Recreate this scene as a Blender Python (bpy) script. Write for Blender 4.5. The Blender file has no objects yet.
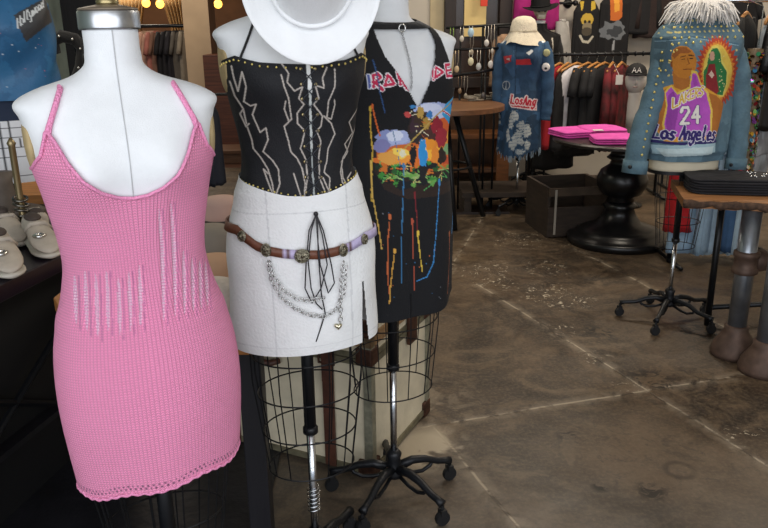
import bpy, math, random
import numpy as np
from mathutils import Vector, Matrix
random.seed(7); np.random.seed(7)
PI = math.pi
COL = bpy.context.scene.collection
scn = bpy.context.scene

# ------------------------------------------------------------------ camera
H = 1.55
F = 757.0
_u = Vector((-31, 2386, 757)).normalized()
_c = Vector((0, 0, -1))
_f = (_c - _u * _c.dot(_u)).normalized()
_r = _f.cross(_u).normalized()
CM = Matrix((_r, _f, _u))
EYE = Vector((0, 0, H))
def ray(px, py): return CM @ Vector(((px - 384) / F, -(py - 264) / F, -1))
def P(px, py, Y): d = ray(px, py); return EYE + d * (Y / d.y)
def G(px, py, z=0.0): d = ray(px, py); return EYE + d * ((z - H) / d.z)
cam_d = bpy.data.cameras.new('camera'); cam = bpy.data.objects.new('camera', cam_d); COL.objects.link(cam)
cam.matrix_world = Matrix.Translation(EYE) @ CM.to_4x4()
cam_d.sensor_width = 36; cam_d.lens = 36 * F / 768; cam_d.clip_start = 0.02; cam_d.clip_end = 100
scn.camera = cam

# ------------------------------------------------------------------ materials
def lin(c):
    if isinstance(c, str):
        c = c.lstrip('#'); c = [int(c[i:i+2], 16) / 255 for i in (0, 2, 4)]
    return tuple((x / 12.92 if x <= 0.04045 else ((x + 0.055) / 1.055) ** 2.4) for x in c[:3]) + (1.0,)
MATS = {}
def mat(name, col='#888888', rough=.6, metal=0.0, noise=0.0, nscale=8, bump=0.0, bscale=60, spec=.5, emit=0, col2=None, attr=False, wave=None, trans=0, sheen=0, stretch=(1,1,1)):
    if name in MATS: return MATS[name]
    m = bpy.data.materials.new(name); m.use_nodes = True; nt = m.node_tree; b = nt.nodes['Principled BSDF']
    N = nt.nodes.new; L = nt.links.new
    b.inputs['Roughness'].default_value = rough; b.inputs['Metallic'].default_value = metal
    b.inputs['Specular IOR Level'].default_value = spec
    if sheen: b.inputs['Sheen Weight'].default_value = sheen
    if trans: b.inputs['Transmission Weight'].default_value = trans; b.inputs['IOR'].default_value = 1.1
    base = lin(col); b.inputs['Base Color'].default_value = base
    tc = N('ShaderNodeTexCoord'); mp = N('ShaderNodeMapping'); mp.inputs['Scale'].default_value = stretch
    L(tc.outputs['Object'], mp.inputs['Vector'])
    src = None
    if attr:
        a = N('ShaderNodeAttribute'); a.attribute_name = 'Col'; src = a.outputs['Color']
    if noise or col2:
        n = N('ShaderNodeTexNoise'); n.inputs['Scale'].default_value = nscale; n.inputs['Detail'].default_value = 6
        L(mp.outputs['Vector'], n.inputs['Vector'])
        r = N('ShaderNodeMapRange'); r.inputs['From Min'].default_value = .3; r.inputs['From Max'].default_value = .7
        L(n.outputs['Fac'], r.inputs['Value'])
        mx = N('ShaderNodeMix'); mx.data_type = 'RGBA'
        L(r.outputs['Result'], mx.inputs['Factor'])
        if src is None:
            if col2: mx.inputs['A'].default_value = base; mx.inputs['B'].default_value = lin(col2)
            else:
                mx.inputs['A'].default_value = tuple(x * (1 - noise) for x in base[:3]) + (1,)
                mx.inputs['B'].default_value = tuple(min(1, x * (1 + noise)) for x in base[:3]) + (1,)
        else:
            mx.blend_type = 'MULTIPLY'
            mx.inputs['Factor'].default_value = 1
            nt.links.remove(mx.inputs['Factor'].links[0])
            g = N('ShaderNodeMapRange'); g.inputs['To Min'].default_value = 1 - noise; g.inputs['To Max'].default_value = 1
            L(r.outputs['Result'], g.inputs['Value']); L(src, mx.inputs['A']); L(g.outputs['Result'], mx.inputs['B'])
        src = mx.outputs['Result']
    if src is not None: L(src, b.inputs['Base Color'])
    if bump:
        n2 = N('ShaderNodeTexNoise'); n2.inputs['Scale'].default_value = bscale; n2.inputs['Detail'].default_value = 3
        L(mp.outputs['Vector'], n2.inputs['Vector'])
        bp = N('ShaderNodeBump'); bp.inputs['Strength'].default_value = bump; bp.inputs['Distance'].default_value = .01
        L(n2.outputs['Fac'], bp.inputs['Height']); L(bp.outputs['Normal'], b.inputs['Normal'])
    if emit:
        b.inputs['Emission Color'].default_value = base; b.inputs['Emission Strength'].default_value = emit
    MATS[name] = m
    return m

LINEN = mat('form_linen', '#dfe2e5', .85, noise=.03, nscale=30, bump=.15, bscale=500)
TANLIN = mat('arm_plate_linen', '#a8946c', .8, noise=.1, nscale=60, bump=.2, bscale=400)
BLACKMETAL = mat('black_metal', '#15171b', .38, .3, spec=.5)
CASTIRON = mat('cast_iron', '#1a1c20', .42, .4, bump=.15, bscale=80)
CHROME = mat('chrome', '#c9ccd0', .18, 1.0)
STEEL = mat('brushed_steel', '#b9bcc0', .3, 1.0, noise=.15, nscale=40, stretch=(1,1,.05))
BRASS = mat('aged_brass', '#a99a72', .35, 1.0, noise=.2, nscale=40)
WIRE = mat('black_wire', '#17181b', .45, .5)
DARKWOOD = mat('dark_wood', '#16151a', .45, noise=.3, nscale=6, stretch=(1,1,.2), bump=.2, bscale=30)
BROWNWOOD = mat('brown_wood', '#5a3a22', .55, noise=.35, nscale=9, stretch=(.3,4,4), bump=.2, bscale=30)
ORANGEWOOD = mat('orange_wood', '#a86f38', .5, noise=.3, nscale=6, stretch=(1,8,8), bump=.15, bscale=30)
HANGERWOOD = mat('hanger_wood', '#b67f45', .45, noise=.2, nscale=20)
BLACKCLOTH = mat('black_cloth', '#141416', .9, noise=.3, nscale=14, bump=.3, bscale=120, sheen=.2)
RUBBER = mat('black_rubber', '#101114', .6)
GOLD = mat('gold_stud', '#e6d27c', .3, .75)
SILVER = mat('silver_metal', '#cfd0cf', .22, 1.0)
LEATHER = mat('brown_leather', '#4a2a1e', .5, noise=.3, nscale=30, bump=.3, bscale=120)
PAINT = lambda name, **k: mat(name, attr=True, **k)

# ------------------------------------------------------------------ mesh building
class MB:
    def __init__(s): s.v = []; s.f = []
    def add(s, vs, fs):
        o = len(s.v); s.v += [tuple(v) for v in vs]; s.f += [tuple(i + o for i in f) for f in fs]; return s
    def box(s, c, d, R=None, taper=1.0):
        hx, hy, hz = d[0] / 2, d[1] / 2, d[2] / 2
        vs = []
        for z in (-1, 1):
            k = taper if z > 0 else 1
            for x, y in ((-1, -1), (1, -1), (1, 1), (-1, 1)): vs.append(Vector((x * hx * k, y * hy * k, z * hz)))
        if R: vs = [R @ v for v in vs]
        vs = [v + Vector(c) for v in vs]
        return s.add(vs, [(3, 2, 1, 0), (4, 5, 6, 7), (0, 1, 5, 4), (1, 2, 6, 5), (2, 3, 7, 6), (3, 0, 4, 7)])
    def prism(s, poly, z0, z1):
        n = len(poly)
        vs = [(p[0], p[1], z0) for p in poly] + [(p[0], p[1], z1) for p in poly]
        return s.add(vs, [tuple(range(n))[::-1], tuple(range(n, 2 * n))] + [(i, (i + 1) % n, n + (i + 1) % n, n + i) for i in range(n)])
    def tube(s, pts, r, n=8, closed=False, cap=True):
        pts = [Vector(p) for p in pts]; m = len(pts)
        rs = r if isinstance(r, (list, tuple)) else [r] * m
        t0 = (pts[1] - pts[0]).normalized()
        up = Vector((0, 0, 1)) if abs(t0.z) < .9 else Vector((1, 0, 0))
        a = t0.cross(up).normalized(); vs = []; prev = t0
        for i in range(m):
            if closed: t = (pts[(i + 1) % m] - pts[i - 1])
            else: t = pts[min(i + 1, m - 1)] - pts[max(i - 1, 0)]
            t = t.normalized() if t.length > 1e-9 else prev
            a = (a - t * a.dot(t)).normalized() if (a - t * a.dot(t)).length > 1e-6 else t.orthogonal().normalized()
            b = t.cross(a); prev = t
            for k in range(n):
                w = 2 * PI * k / n; vs.append(pts[i] + (a * math.cos(w) + b * math.sin(w)) * rs[i])
        fs = []
        for i in range(m if closed else m - 1):
            j = (i + 1) % m
            for k in range(n): fs.append((i * n + k, i * n + (k + 1) % n, j * n + (k + 1) % n, j * n + k))
        if cap and not closed: fs += [tuple(range(n))[::-1], tuple((m - 1) * n + k for k in range(n))]
        return s.add(vs, fs)
    def lathe(s, prof, c=(0, 0, 0), n=24, R=None, sx=1, sy=1):
        vs = []; 
        for r, z in prof:
            for k in range(n):
                w = 2 * PI * k / n; v = Vector((r * math.cos(w) * sx, r * math.sin(w) * sy, z))
                if R: v = R @ v
                vs.append(v + Vector(c))
        m = len(prof)
        fs = [(i * n + k, i * n + (k + 1) % n, (i + 1) * n + (k + 1) % n, (i + 1) * n + k) for i in range(m - 1) for k in range(n)]
        fs += [tuple(range(n))[::-1], tuple((m - 1) * n + k for k in range(n))]
        return s.add(vs, fs)
    def ball(s, c, r, n=8, m=5, R=None, sc=(1, 1, 1)):
        pr = [(max(r * math.sin(PI * i / m), r * .02), -r * math.cos(PI * i / m)) for i in range(m + 1)]
        vs = []
        for q, z in pr:
            for k in range(n):
                w = 2 * PI * k / n; v = Vector((q * math.cos(w) * sc[0], q * math.sin(w) * sc[1], z * sc[2]))
                if R: v = R @ v
                vs.append(v + Vector(c))
        fs = [(i * n + k, i * n + (k + 1) % n, (i + 1) * n + (k + 1) % n, (i + 1) * n + k) for i in range(m) for k in range(n)]
        return s.add(vs, fs)
    def rings(s, rings, cap=True):
        n = len(rings[0]); vs = [v for r in rings for v in r]; m = len(rings)
        fs = [(i * n + k, i * n + (k + 1) % n, (i + 1) * n + (k + 1) % n, (i + 1) * n + k) for i in range(m - 1) for k in range(n)]
        if cap: fs += [tuple(range(n))[::-1], tuple((m - 1) * n + k for k in range(n))]
        return s.add(vs, fs)
    def build(s, name, m, parent=None, smooth=False, bevel=0, loc=None, solid=0, sub=0):
        me = bpy.data.meshes.new(name); me.from_pydata(s.v, [], s.f); me.update()
        o = bpy.data.objects.new(name, me); COL.objects.link(o)
        me.materials.append(m)
        if smooth: me.polygons.foreach_set('use_smooth', [True] * len(me.polygons))
        if parent: o.parent = parent
        if loc is not None: o.location = loc
        if bevel:
            b = o.modifiers.new('b', 'BEVEL'); b.width = bevel; b.segments = 2; b.limit_method = 'ANGLE'
        if solid:
            b = o.modifiers.new('s', 'SOLIDIFY'); b.thickness = solid; b.offset = 0
        if sub:
            b = o.modifiers.new('u', 'SUBSURF'); b.levels = sub; b.render_levels = sub
        return o
def tag(o, label=None, cat=None, group=None, kind=None):
    if label: o['label'] = label
    if cat: o['category'] = cat
    if group: o['group'] = group
    if kind: o['kind'] = kind
    return o
def thing(name, loc, label, cat, group=None, rz=0.0):
    o = bpy.data.objects.new(name, None); COL.objects.link(o); o.location = loc; o.rotation_euler = (0, 0, rz); o.empty_display_size = .1
    return tag(o, label, cat, group)
def copy_tree(o, parent=None):
    c = o.copy(); COL.objects.link(c)
    if parent: c.parent = parent
    for ch in list(o.children): copy_tree(ch, c)
    return c
def struct(o): o['kind'] = 'structure'; return o

# ------------------------------------------------------------------ canvas for painted and printed cloth
class Canvas:
    def __init__(s, x0, x1, z0, z1, res, col):
        s.x0, s.z0, s.res = x0, z0, res
        s.w = int((x1 - x0) / res) + 1; s.h = int((z1 - z0) / res) + 1
        s.a = np.zeros((s.h, s.w, 3)); s.a[:] = lin(col)[:3]
        s.X, s.Z = np.meshgrid(x0 + np.arange(s.w) * res, z0 + np.arange(s.h) * res)
    def box(s, xs, zs, p):
        i0 = max(0, int((min(xs) - p - s.x0) / s.res)); i1 = min(s.w, int((max(xs) + p - s.x0) / s.res) + 2)
        j0 = max(0, int((min(zs) - p - s.z0) / s.res)); j1 = min(s.h, int((max(zs) + p - s.z0) / s.res) + 2)
        return slice(j0, max(j0, j1)), slice(i0, max(i0, i1))
    def put(s, sl, m, col): s.a[sl][m] = lin(col)[:3]
    def poly(s, pts, col):
        sl = s.box([p[0] for p in pts], [p[1] for p in pts], 0); X = s.X[sl]; Z = s.Z[sl]; m = np.zeros(X.shape, bool)
        n = len(pts)
        for i in range(n):
            (xa, za), (xb, zb) = pts[i], pts[(i + 1) % n]
            if za == zb: continue
            c = ((za > Z) != (zb > Z)) & (X < (xb - xa) * (Z - za) / (zb - za) + xa); m ^= c
        s.put(sl, m, col)
    def line(s, pts, w, col):
        for (xa, za), (xb, zb) in zip(pts[:-1], pts[1:]):
            sl = s.box((xa, xb), (za, zb), w); X = s.X[sl]; Z = s.Z[sl]
            dx, dz = xb - xa, zb - za; l = dx * dx + dz * dz + 1e-12
            t = np.clip(((X - xa) * dx + (Z - za) * dz) / l, 0, 1)
            s.put(sl, (X - xa - t * dx) ** 2 + (Z - za - t * dz) ** 2 < (w / 2) ** 2, col)
    def ell(s, cx, cz, rx, rz, col, rot=0):
        r = max(rx, rz); sl = s.box((cx,), (cz,), r); X = s.X[sl] - cx; Z = s.Z[sl] - cz
        c, q = math.cos(rot), math.sin(rot); U = X * c + Z * q; V = -X * q + Z * c
        s.put(sl, (U / rx) ** 2 + (V / rz) ** 2 < 1, col)
    def blob(s, cx, cz, rx, rz, col, jag=.25, n=26, seed=1, rot=0):
        rnd = random.Random(seed); pts = []
        for i in range(n):
            w = 2 * PI * i / n; k = 1 + rnd.uniform(-jag, jag); x, z = rx * k * math.cos(w), rz * k * math.sin(w)
            pts.append((cx + x * math.cos(rot) - z * math.sin(rot), cz + x * math.sin(rot) + z * math.cos(rot)))
        s.poly(pts, col)
    def sample(s, x, z):
        i = np.clip(((x - s.x0) / s.res + .5).astype(int), 0, s.w - 1); j = np.clip(((z - s.z0) / s.res + .5).astype(int), 0, s.h - 1)
        return s.a[j, i]
FONT = {
 'A': [[(0,0),(.5,1),(1,0)],[(.2,.38),(.8,.38)]], 'D': [[(0,0),(0,1),(.6,1),(1,.6),(1,.4),(.6,0),(0,0)]],
 'E': [[(1,0),(0,0),(0,1),(1,1)],[(0,.5),(.8,.5)]], 'I': [[(.5,0),(.5,1)]], 'K': [[(0,0),(0,1)],[(1,1),(0,.45),(1,0)]],
 'L': [[(0,1),(0,0),(1,0)]], 'M': [[(0,0),(0,1),(.5,.4),(1,1),(1,0)]], 'N': [[(0,0),(0,1),(1,0),(1,1)]],
 'O': [[(.5,0),(0,.3),(0,.7),(.5,1),(1,.7),(1,.3),(.5,0)]], 'R': [[(0,0),(0,1),(.9,.85),(.9,.6),(0,.45)],[(.3,.48),(1,0)]],
 'S': [[(1,.9),(.5,1),(0,.78),(.15,.58),(.85,.42),(1,.22),(.5,0),(0,.1)]], 'H': [[(0,0),(0,1)],[(1,0),(1,1)],[(0,.5),(1,.5)]],
 '2': [[(0,.75),(.2,1),(.8,1),(1,.75),(0,0),(1,0)]], '4': [[(.75,0),(.75,1),(0,.35),(1,.35)]],
 'o': [[(.5,0),(.05,.2),(.1,.5),(.5,.62),(.9,.45),(.9,.15),(.5,0)]], 'l': [[(.5,0),(.35,.2),(.5,1.05)]], 'y': [[(0,.6),(.35,.1),(.7,.1)],[(.95,.6),(.6,-.3),(.1,-.4)]],
 'w': [[(0,.6),(.2,0),(.5,.45),(.75,0),(1,.62)]], 'd': [[(.9,.5),(.4,.6),(.05,.3),(.3,0),(.8,.15)],[(.95,1.05),(.8,.5),(.85,0)]],
 's': [[(.85,.55),(.4,.62),(.2,.42),(.8,.2),(.5,0),(.05,.08)]], 'n': [[(.05,0),(.15,.6)],[(.12,.4),(.5,.62),(.8,.5),(.8,0),(1,.05)]],
 'g': [[(.9,.55),(.4,.62),(.08,.35),(.35,.02),(.8,.2)],[(.95,.6),(.75,-.25),(.3,-.42),(0,-.25)]],
 'e': [[(.1,.3),(.85,.35),(.8,.55),(.4,.62),(.05,.3),(.3,0),(.9,.08)]], 'T': [[(.5,0),(.5,1)],[(0,1),(1,1)]],
}
def text(cv, s, x, z, h, w, gap, lw, col, slope=0.0, slant=0.0, out=None, outw=0, arch=0.0):
    n = len(s); tot = n * w + (n - 1) * gap
    for ps in ((out, lw + outw * 2), (col, lw)):
        if ps[0] is None: continue
        for i, ch in enumerate(s):
            if ch == ' ': continue
            for st in FONT[ch]:
                pts = []
                for a, b in st:
                    px = i * (w + gap) + a * w + slant * b * h
                    zz = z + b * h + slope * px + arch * (1 - (2 * px / tot - 1) ** 2)
                    pts.append((x + px, zz))
                cv.line(pts, ps[1], ps[0])

# ------------------------------------------------------------------ bodies and garments
BZ = np.array([.50, .66, .74, .80, .84, .90, .96, 1.02, 1.07, 1.12, 1.17, 1.22, 1.27, 1.315, 1.36, 1.395, 1.425, 1.445, 1.462, 1.480, 1.50, 1.545])
BW = np.array([.165,.170,.176,.180,.182,.181,.174,.158,.143,.133,.135,.143,.152,.162,.168,.176,.181,.140,.084,.056,.051,.0500])
BF = np.array([.100,.104,.106,.108,.108,.106,.100,.092,.084,.080,.085,.096,.110,.120,.112,.094,.076,.064,.056,.051,.049,.049])
BB = np.array([.105,.115,.122,.126,.128,.124,.112,.096,.084,.078,.080,.086,.092,.096,.096,.090,.078,.068,.058,.052,.049,.049])
BN = np.array([2.1,2.1,2.1,2.1,2.1,2.1,2.1,2.1,2.1,2.1,2.1,2.2,2.3,2.4,2.6,2.8,2.9,2.5,2.2,2.0,2.0,2.0])
def smooth_interp(z, xs, ys):
    # monotone-ish cubic hermite
    d = np.gradient(ys, xs); z = np.clip(z, xs[0], xs[-1]); i = np.clip(np.searchsorted(xs, z) - 1, 0, len(xs) - 2)
    h = xs[i+1] - xs[i]; t = (z - xs[i]) / h
    return ((2*t**3-3*t**2+1)*ys[i] + (t**3-2*t**2+t)*h*d[i] + (-2*t**3+3*t**2)*ys[i+1] + (t**3-t**2)*h*d[i+1])
class Body:
    def __init__(s, dz=0.0, bust=.022, sw=1.0, sd=1.0, flat=False, wid=None):
        s.dz, s.bust, s.sw, s.sd, s.flat, s.wid = dz, bust, sw, sd, flat, wid
    def S(s, th, z, off=0.0):
        """local surface point; th angle (pi/2 = front, -Y), z world height; works on arrays"""
        th = np.asarray(th, float); z = np.asarray(z, float) - s.dz
        w = smooth_interp(z, BZ, BW) * s.sw + off; f = smooth_interp(z, BZ, BF) * s.sd + off; b = smooth_interp(z, BZ, BB) * s.sd + off
        if s.wid is not None: w = np.interp(z, *s.wid) + off
        n = smooth_interp(z, BZ, BN); c, q = np.cos(th), np.sin(th)
        x = w * np.sign(c) * np.abs(c) ** (2 / n); y = -np.where(q > 0, f, b) * np.sign(q) * np.abs(q) ** (2 / n)
        bu = s.bust * (np.exp(-((x - .072) / .045) ** 2 - ((z - 1.305) / .05) ** 2) + np.exp(-((x + .072) / .045) ** 2 - ((z - 1.305) / .05) ** 2)) * (q > 0)
        return x, y - bu, z + s.dz
    def front(s, x, z, off=0.0):
        n = float(smooth_interp(z - s.dz, BZ, BN)); w = float(smooth_interp(z - s.dz, BZ, BW)) * s.sw
        if s.wid is not None: w = float(np.interp(z - s.dz, *s.wid))
        w += off; k = max(-.999, min(.999, x / w)); c = math.copysign(abs(k) ** (n / 2), k); th = math.acos(c)
        r = s.S(th, z, off); return Vector((float(r[0]), float(r[1]), float(r[2])))
class Place:
    """a form standing at (x, y) turned rz, with helper to find where a photo pixel falls on its front"""
    def __init__(s, x, y, rz, body): s.x, s.y, s.rz, s.b = x, y, rz, body; s.M = Matrix.Translation((x, y, 0)) @ Matrix.Rotation(rz, 4, 'Z'); s.I = s.M.inverted()
    def px(s, px, py, off=0.0):
        o = s.I @ EYE; d = (s.I.to_3x3() @ ray(px, py)); yy = -.11
        for _ in range(8):
            t = (yy - o.y) / d.y; q = o + d * t; yy = s.b.front(q.x, q.z, off).y
        return (q.x, q.z)
    def world(s, v): return s.M @ Vector(v)
def grid_mesh(name, X, Y, Z, m, parent, col=None, keep=None, uv=None, closed=True, smooth=True, solid=0):
    nr, nc = X.shape; idx = np.arange(nr * nc).reshape(nr, nc)
    a = idx[:-1]; b = idx[1:]
    if closed: q = np.stack([a, np.roll(a, -1, 1), np.roll(b, -1, 1), b], -1)
    else: q = np.stack([a[:, :-1], a[:, 1:], b[:, 1:], b[:, :-1]], -1)
    q = q.reshape(-1, 4)
    co = np.stack([X, Y, Z], -1).reshape(-1, 3)
    if keep is not None:
        kv = keep.reshape(-1); q = q[kv[q].all(1)]
        used = np.zeros(len(co), bool); used[q.ravel()] = True; rm = np.cumsum(used) - 1; q = rm[q]
    else: used = np.ones(len(co), bool)
    me = bpy.data.meshes.new(name); n = int(used.sum()); me.vertices.add(n); me.vertices.foreach_set('co', co[used].ravel())
    me.loops.add(len(q) * 4); me.loops.foreach_set('vertex_index', q.ravel().astype(np.int32))
    me.polygons.add(len(q)); me.polygons.foreach_set('loop_start', np.arange(0, len(q) * 4, 4, dtype=np.int32))
    if smooth: me.polygons.foreach_set('use_smooth', np.ones(len(q), bool))
    me.update(calc_edges=True); me.validate()
    if col is not None:
        at = me.color_attributes.new('Col', 'FLOAT_COLOR', 'POINT')
        c4 = np.ones((n, 4)); c4[:, :3] = col.reshape(-1, 3)[used]; at.data.foreach_set('color', c4.ravel())
    if uv is not None:
        u = me.uv_layers.new(name='UVMap'); uvv = np.stack(uv, -1).reshape(-1, 2)[used]; u.data.foreach_set('uv', uvv[q.ravel()].ravel())
    me.materials.append(m); o = bpy.data.objects.new(name, me); COL.objects.link(o)
    if parent: o.parent = parent
    if solid:
        md = o.modifiers.new('s', 'SOLIDIFY'); md.thickness = solid; md.offset = -1
    return o
def garment(name, body, m, parent, ztop, zbot, off, nt=200, nz=200, base='#222222', canvas=None, keep=None, disp=None, colf=None, solid=0):
    th = np.linspace(0, 2 * PI, nt, endpoint=False) + PI * 1.5
    top = ztop(th) if callable(ztop) else np.full(nt, ztop); bot = zbot(th) if callable(zbot) else np.full(nt, zbot)
    t = np.linspace(0, 1, nz)[:, None]; Zz = bot[None, :] * (1 - t) + top[None, :] * t; T = np.repeat(th[None, :], nz, 0)
    o_ = off
    if disp is not None:
        x, y, z = body.S(T, Zz, off); o_ = off + disp(T, Zz, x)
    X, Y, Z = body.S(T, Zz, o_)
    col = np.zeros(X.shape + (3,)); col[:] = lin(base)[:3]
    if canvas is not None:
        fr = np.sin(T) > -.02; c = canvas.sample(X, Z); col[fr] = c[fr]
    if colf is not None: col = colf(T, Z, X, col)
    kp = keep(T, Z, X, Y) if keep is not None else None
    wv = np.mod(T - PI * 1.5, 2 * PI) * .16
    return grid_mesh(name, X, Y, Z, m, parent, col, kp, (wv, Z), solid=solid)
def body_mesh(name, body, parent, zb=.80, zt=1.545, m=None, n=64):
    z = np.concatenate([[zb], np.linspace(zb, 1.40, 40), np.linspace(1.405, zt, 36), [zt]]) + body.dz
    th = np.linspace(0, 2 * PI, n, endpoint=False); T = np.repeat(th[None, :], len(z), 0); Zz = np.repeat(z[:, None], n, 1)
    X, Y, Z = body.S(T, Zz); X[0] *= .02; Y[0] *= .02; X[-1] *= .02; Y[-1] *= .02
    return grid_mesh(name, X, Y, Z, m or LINEN, parent)

def scatter(name, m, parent, pts, r, sc=(1, 1, 1), n=8, k=4):
    src = None
    for p in pts:
        if src is None: src = MB().ball((0, 0, 0), r, n, k, None, sc).build(name, m, parent, True, loc=p)
        else: c = src.copy(); COL.objects.link(c); c.location = p
def caster_mb(c):
    mb = MB(); x, y = c
    mb.lathe([(.004, -.009), (.024, -.009), (.026, 0), (.024, .009), (.004, .009)], (x, y, .026), 14, Matrix.Rotation(PI / 2, 3, 'X') @ Matrix.Identity(3))
    mb.box((x, y, .05), (.02, .026, .02)); mb.tube([(x, y, .05), (x, y, .075)], .006, 6)
    return mb
def rolling_base(t, R=.24, n=4, a0=.4, z=0.0, scroll=True, hub=.17):
    """cast iron base: hub and legs ending on casters"""
    h = MB().lathe([(.012, .08), (.03, .085), (.034, .10), (.026, .12), (.022, hub - .02), (.027, hub), (.016, hub + .015)], n=16)
    h.build('hub', CASTIRON, t, True)
    for i in range(n):
        a = a0 + 2 * PI * i / n; dx, dy = math.cos(a), math.sin(a)
        prof = [(.02, .115, .017), (.07, .125, .015), (.12, .115, .013), (.17, .092, .012), (R - .02, .085, .012), (R, .078, .016)]
        mb = MB(); mb.tube([(dx * r, dy * r, zz) for r, zz, _ in prof], [k for *_, k in prof], 8)
        if scroll:
            mb.tube([(dx * r, dy * r, zz) for r, zz in ((.03, .09), (.07, .075), (.11, .07), (.14, .082), (.15, .1))], .007, 6)
        l = mb.build('leg', CASTIRON, t, True); caster_mb((dx * R, dy * R)).build('caster', RUBBER, l)
def cage(body, t, z1=.80, z0=.50, rings=3, verts=14, r0=.13, r1=.17, d=.75, rot=0):
    mb = MB()
    for k in range(verts):
        a = 2 * PI * k / verts + rot
        mb.tube([(r1 * math.cos(a), r1 * d * math.sin(a), z1), (r1 * .98 * math.cos(a), r1 * d * math.sin(a), (z0 + z1) / 2 + .04), (r0 * math.cos(a), r0 * d * math.sin(a), z0)], .0018, 5)
    for i in range(rings):
        z = z0 + (z1 - z0) * i / rings; r = r0 + (r1 - r0) * i / rings + .002
        mb.tube([(r * math.cos(w), r * d * math.sin(w), z) for w in np.linspace(0, 2 * PI, 40, endpoint=False)], .0022, 5, closed=True)
    return mb.build('wire_cage', WIRE, t)
# ================================================================== the three dressed forms in front
def px_mat(name, col, scale_u, scale_v, strength, rough=.8):
    """knitted cloth: rows of small v stitches from the UV map"""
    m = bpy.data.materials.new(name); m.use_nodes = True; nt = m.node_tree; b = nt.nodes['Principled BSDF']; N = nt.nodes.new; L = nt.links.new
    uv = N('ShaderNodeUVMap'); sp = N('ShaderNodeSeparateXYZ'); L(uv.outputs['UV'], sp.inputs[0])
    def mth(op, a, bb=None):
        n = N('ShaderNodeMath'); n.operation = op
        for i, v in enumerate((a, bb)):
            if v is None: continue
            if isinstance(v, (int, float)): n.inputs[i].default_value = v
            else: L(v, n.inputs[i])
        return n.outputs[0]
    u = mth('MULTIPLY', sp.outputs[0], scale_u); v = mth('MULTIPLY', sp.outputs[1], scale_v)
    fu = mth('ABSOLUTE', mth('SUBTRACT', mth('FRACT', u), .5))          # 0 mid column .. .5 edge
    vv = mth('ADD', v, mth('MULTIPLY', fu, 1.1))
    fv = mth('ABSOLUTE', mth('SUBTRACT', mth('FRACT', vv), .5))
    h = mth('MULTIPLY', mth('SUBTRACT', 1, mth('POWER', mth('MULTIPLY', fv, 2), 2)), mth('SUBTRACT', 1, mth('POWER', mth('MULTIPLY', fu, 2), 3)))
    a = N('ShaderNodeAttribute'); a.attribute_name = 'Col'
    mr = N('ShaderNodeMapRange'); mr.inputs['To Min'].default_value = .80; mr.inputs['To Max'].default_value = 1.10; L(h, mr.inputs['Value'])
    mx = N('ShaderNodeMix'); mx.data_type = 'RGBA'; mx.blend_type = 'MULTIPLY'; mx.inputs['Factor'].default_value = 1
    L(a.outputs['Color'], mx.inputs['A']); L(mr.outputs['Result'], mx.inputs['B']); L(mx.outputs['Result'], b.inputs['Base Color'])
    bp = N('ShaderNodeBump'); bp.inputs['Strength'].default_value = strength; bp.inputs['Distance'].default_value = .004; L(h, bp.inputs['Height']); L(bp.outputs['Normal'], b.inputs['Normal'])
    b.inputs['Roughness'].default_value = rough; b.inputs['Specular IOR Level'].default_value = .25; b.inputs['Sheen Weight'].default_value = .15
    return m
KNIT = px_mat('pink_knit', '#f0a', 150, 190, .8)
PINK = '#fa98c3'
def dress_form(label, pl, neck='steel', pole_bottom=.0, base=None, chrome_z=.75, lin_mat=None, group='dress forms in the front row', nk=0.0):
    t = thing('dress_form', (pl.x, pl.y, 0), label, 'dress form', group, pl.rz); b = pl.b; dz = b.dz
    body_mesh('torso', b, t, m=lin_mat, zt=1.545 + nk)
    for s in (-1, 1):
        R = Matrix.Rotation(s * .04, 3, 'Y')
        MB().ball((s * .1625 * b.sw, .008, 1.352 + dz), 1, 24, 8, R, (.013, .062, .066)).build('arm_plate', TANLIN, t, True)
    zt = 1.545 + nk + dz
    if neck == 'steel':
        MB().lathe([(.0515, zt - .030), (.0525, zt - .026), (.0525, zt), (.050, zt + .003)], n=40).build('neck_band', STEEL, t, True)
        MB().lathe([(.0515, zt + .003), (.050, zt + .006), (.02, zt + .012)], n=40).build('neck_cap', mat('neck_cap_wood', '#74685a', .35, .3, noise=.2, nscale=20), t, True)
        MB().lathe([(.018, zt + .01), (.019, zt + .018), (.015, zt + .022), (.022, zt + .03), (.025, zt + .036), (.024, zt + .046), (.017, zt + .052), (.013, zt + .058), (.02, zt + .066), (.024, zt + .08), (.02, zt + .1), (.008, zt + .112)], n=24).build('finial', BRASS, t, True)
    else:
        MB().lathe([(.056, zt), (.05, zt + .008), (.01, zt + .014)], n=32).build('neck_cap', LINEN, t, True)
    MB().tube([(0, 0, .80 + dz), (0, 0, chrome_z)], .0165, 16).build('pole', BLACKMETAL, t, True)
    lp = MB().tube([(0, 0, chrome_z), (0, 0, .10)], .0115, 16).build('lower_pole', CHROME, t, True)
    MB().lathe([(.017, chrome_z - .012), (.021, chrome_z - .008), (.021, chrome_z + .006), (.017, chrome_z + .012)], n=16).build('collar', BLACKMETAL, t, True)
    return t

# ---- 1: pink knitted dress
b1 = Body(0.005, .022, .945)
q = P(109, 20, 1.40); pl1 = Place(q.x, q.y, math.radians(22), b1)
t1 = dress_form('white dress form with steel neck band and brass finial, wearing the pink knitted dress', pl1, chrome_z=.30, nk=.026)
rolling_base(t1, .24, 4, .5); cage(b1, t1, .80, .42, 3, 14, .11, .145, .6)
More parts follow.
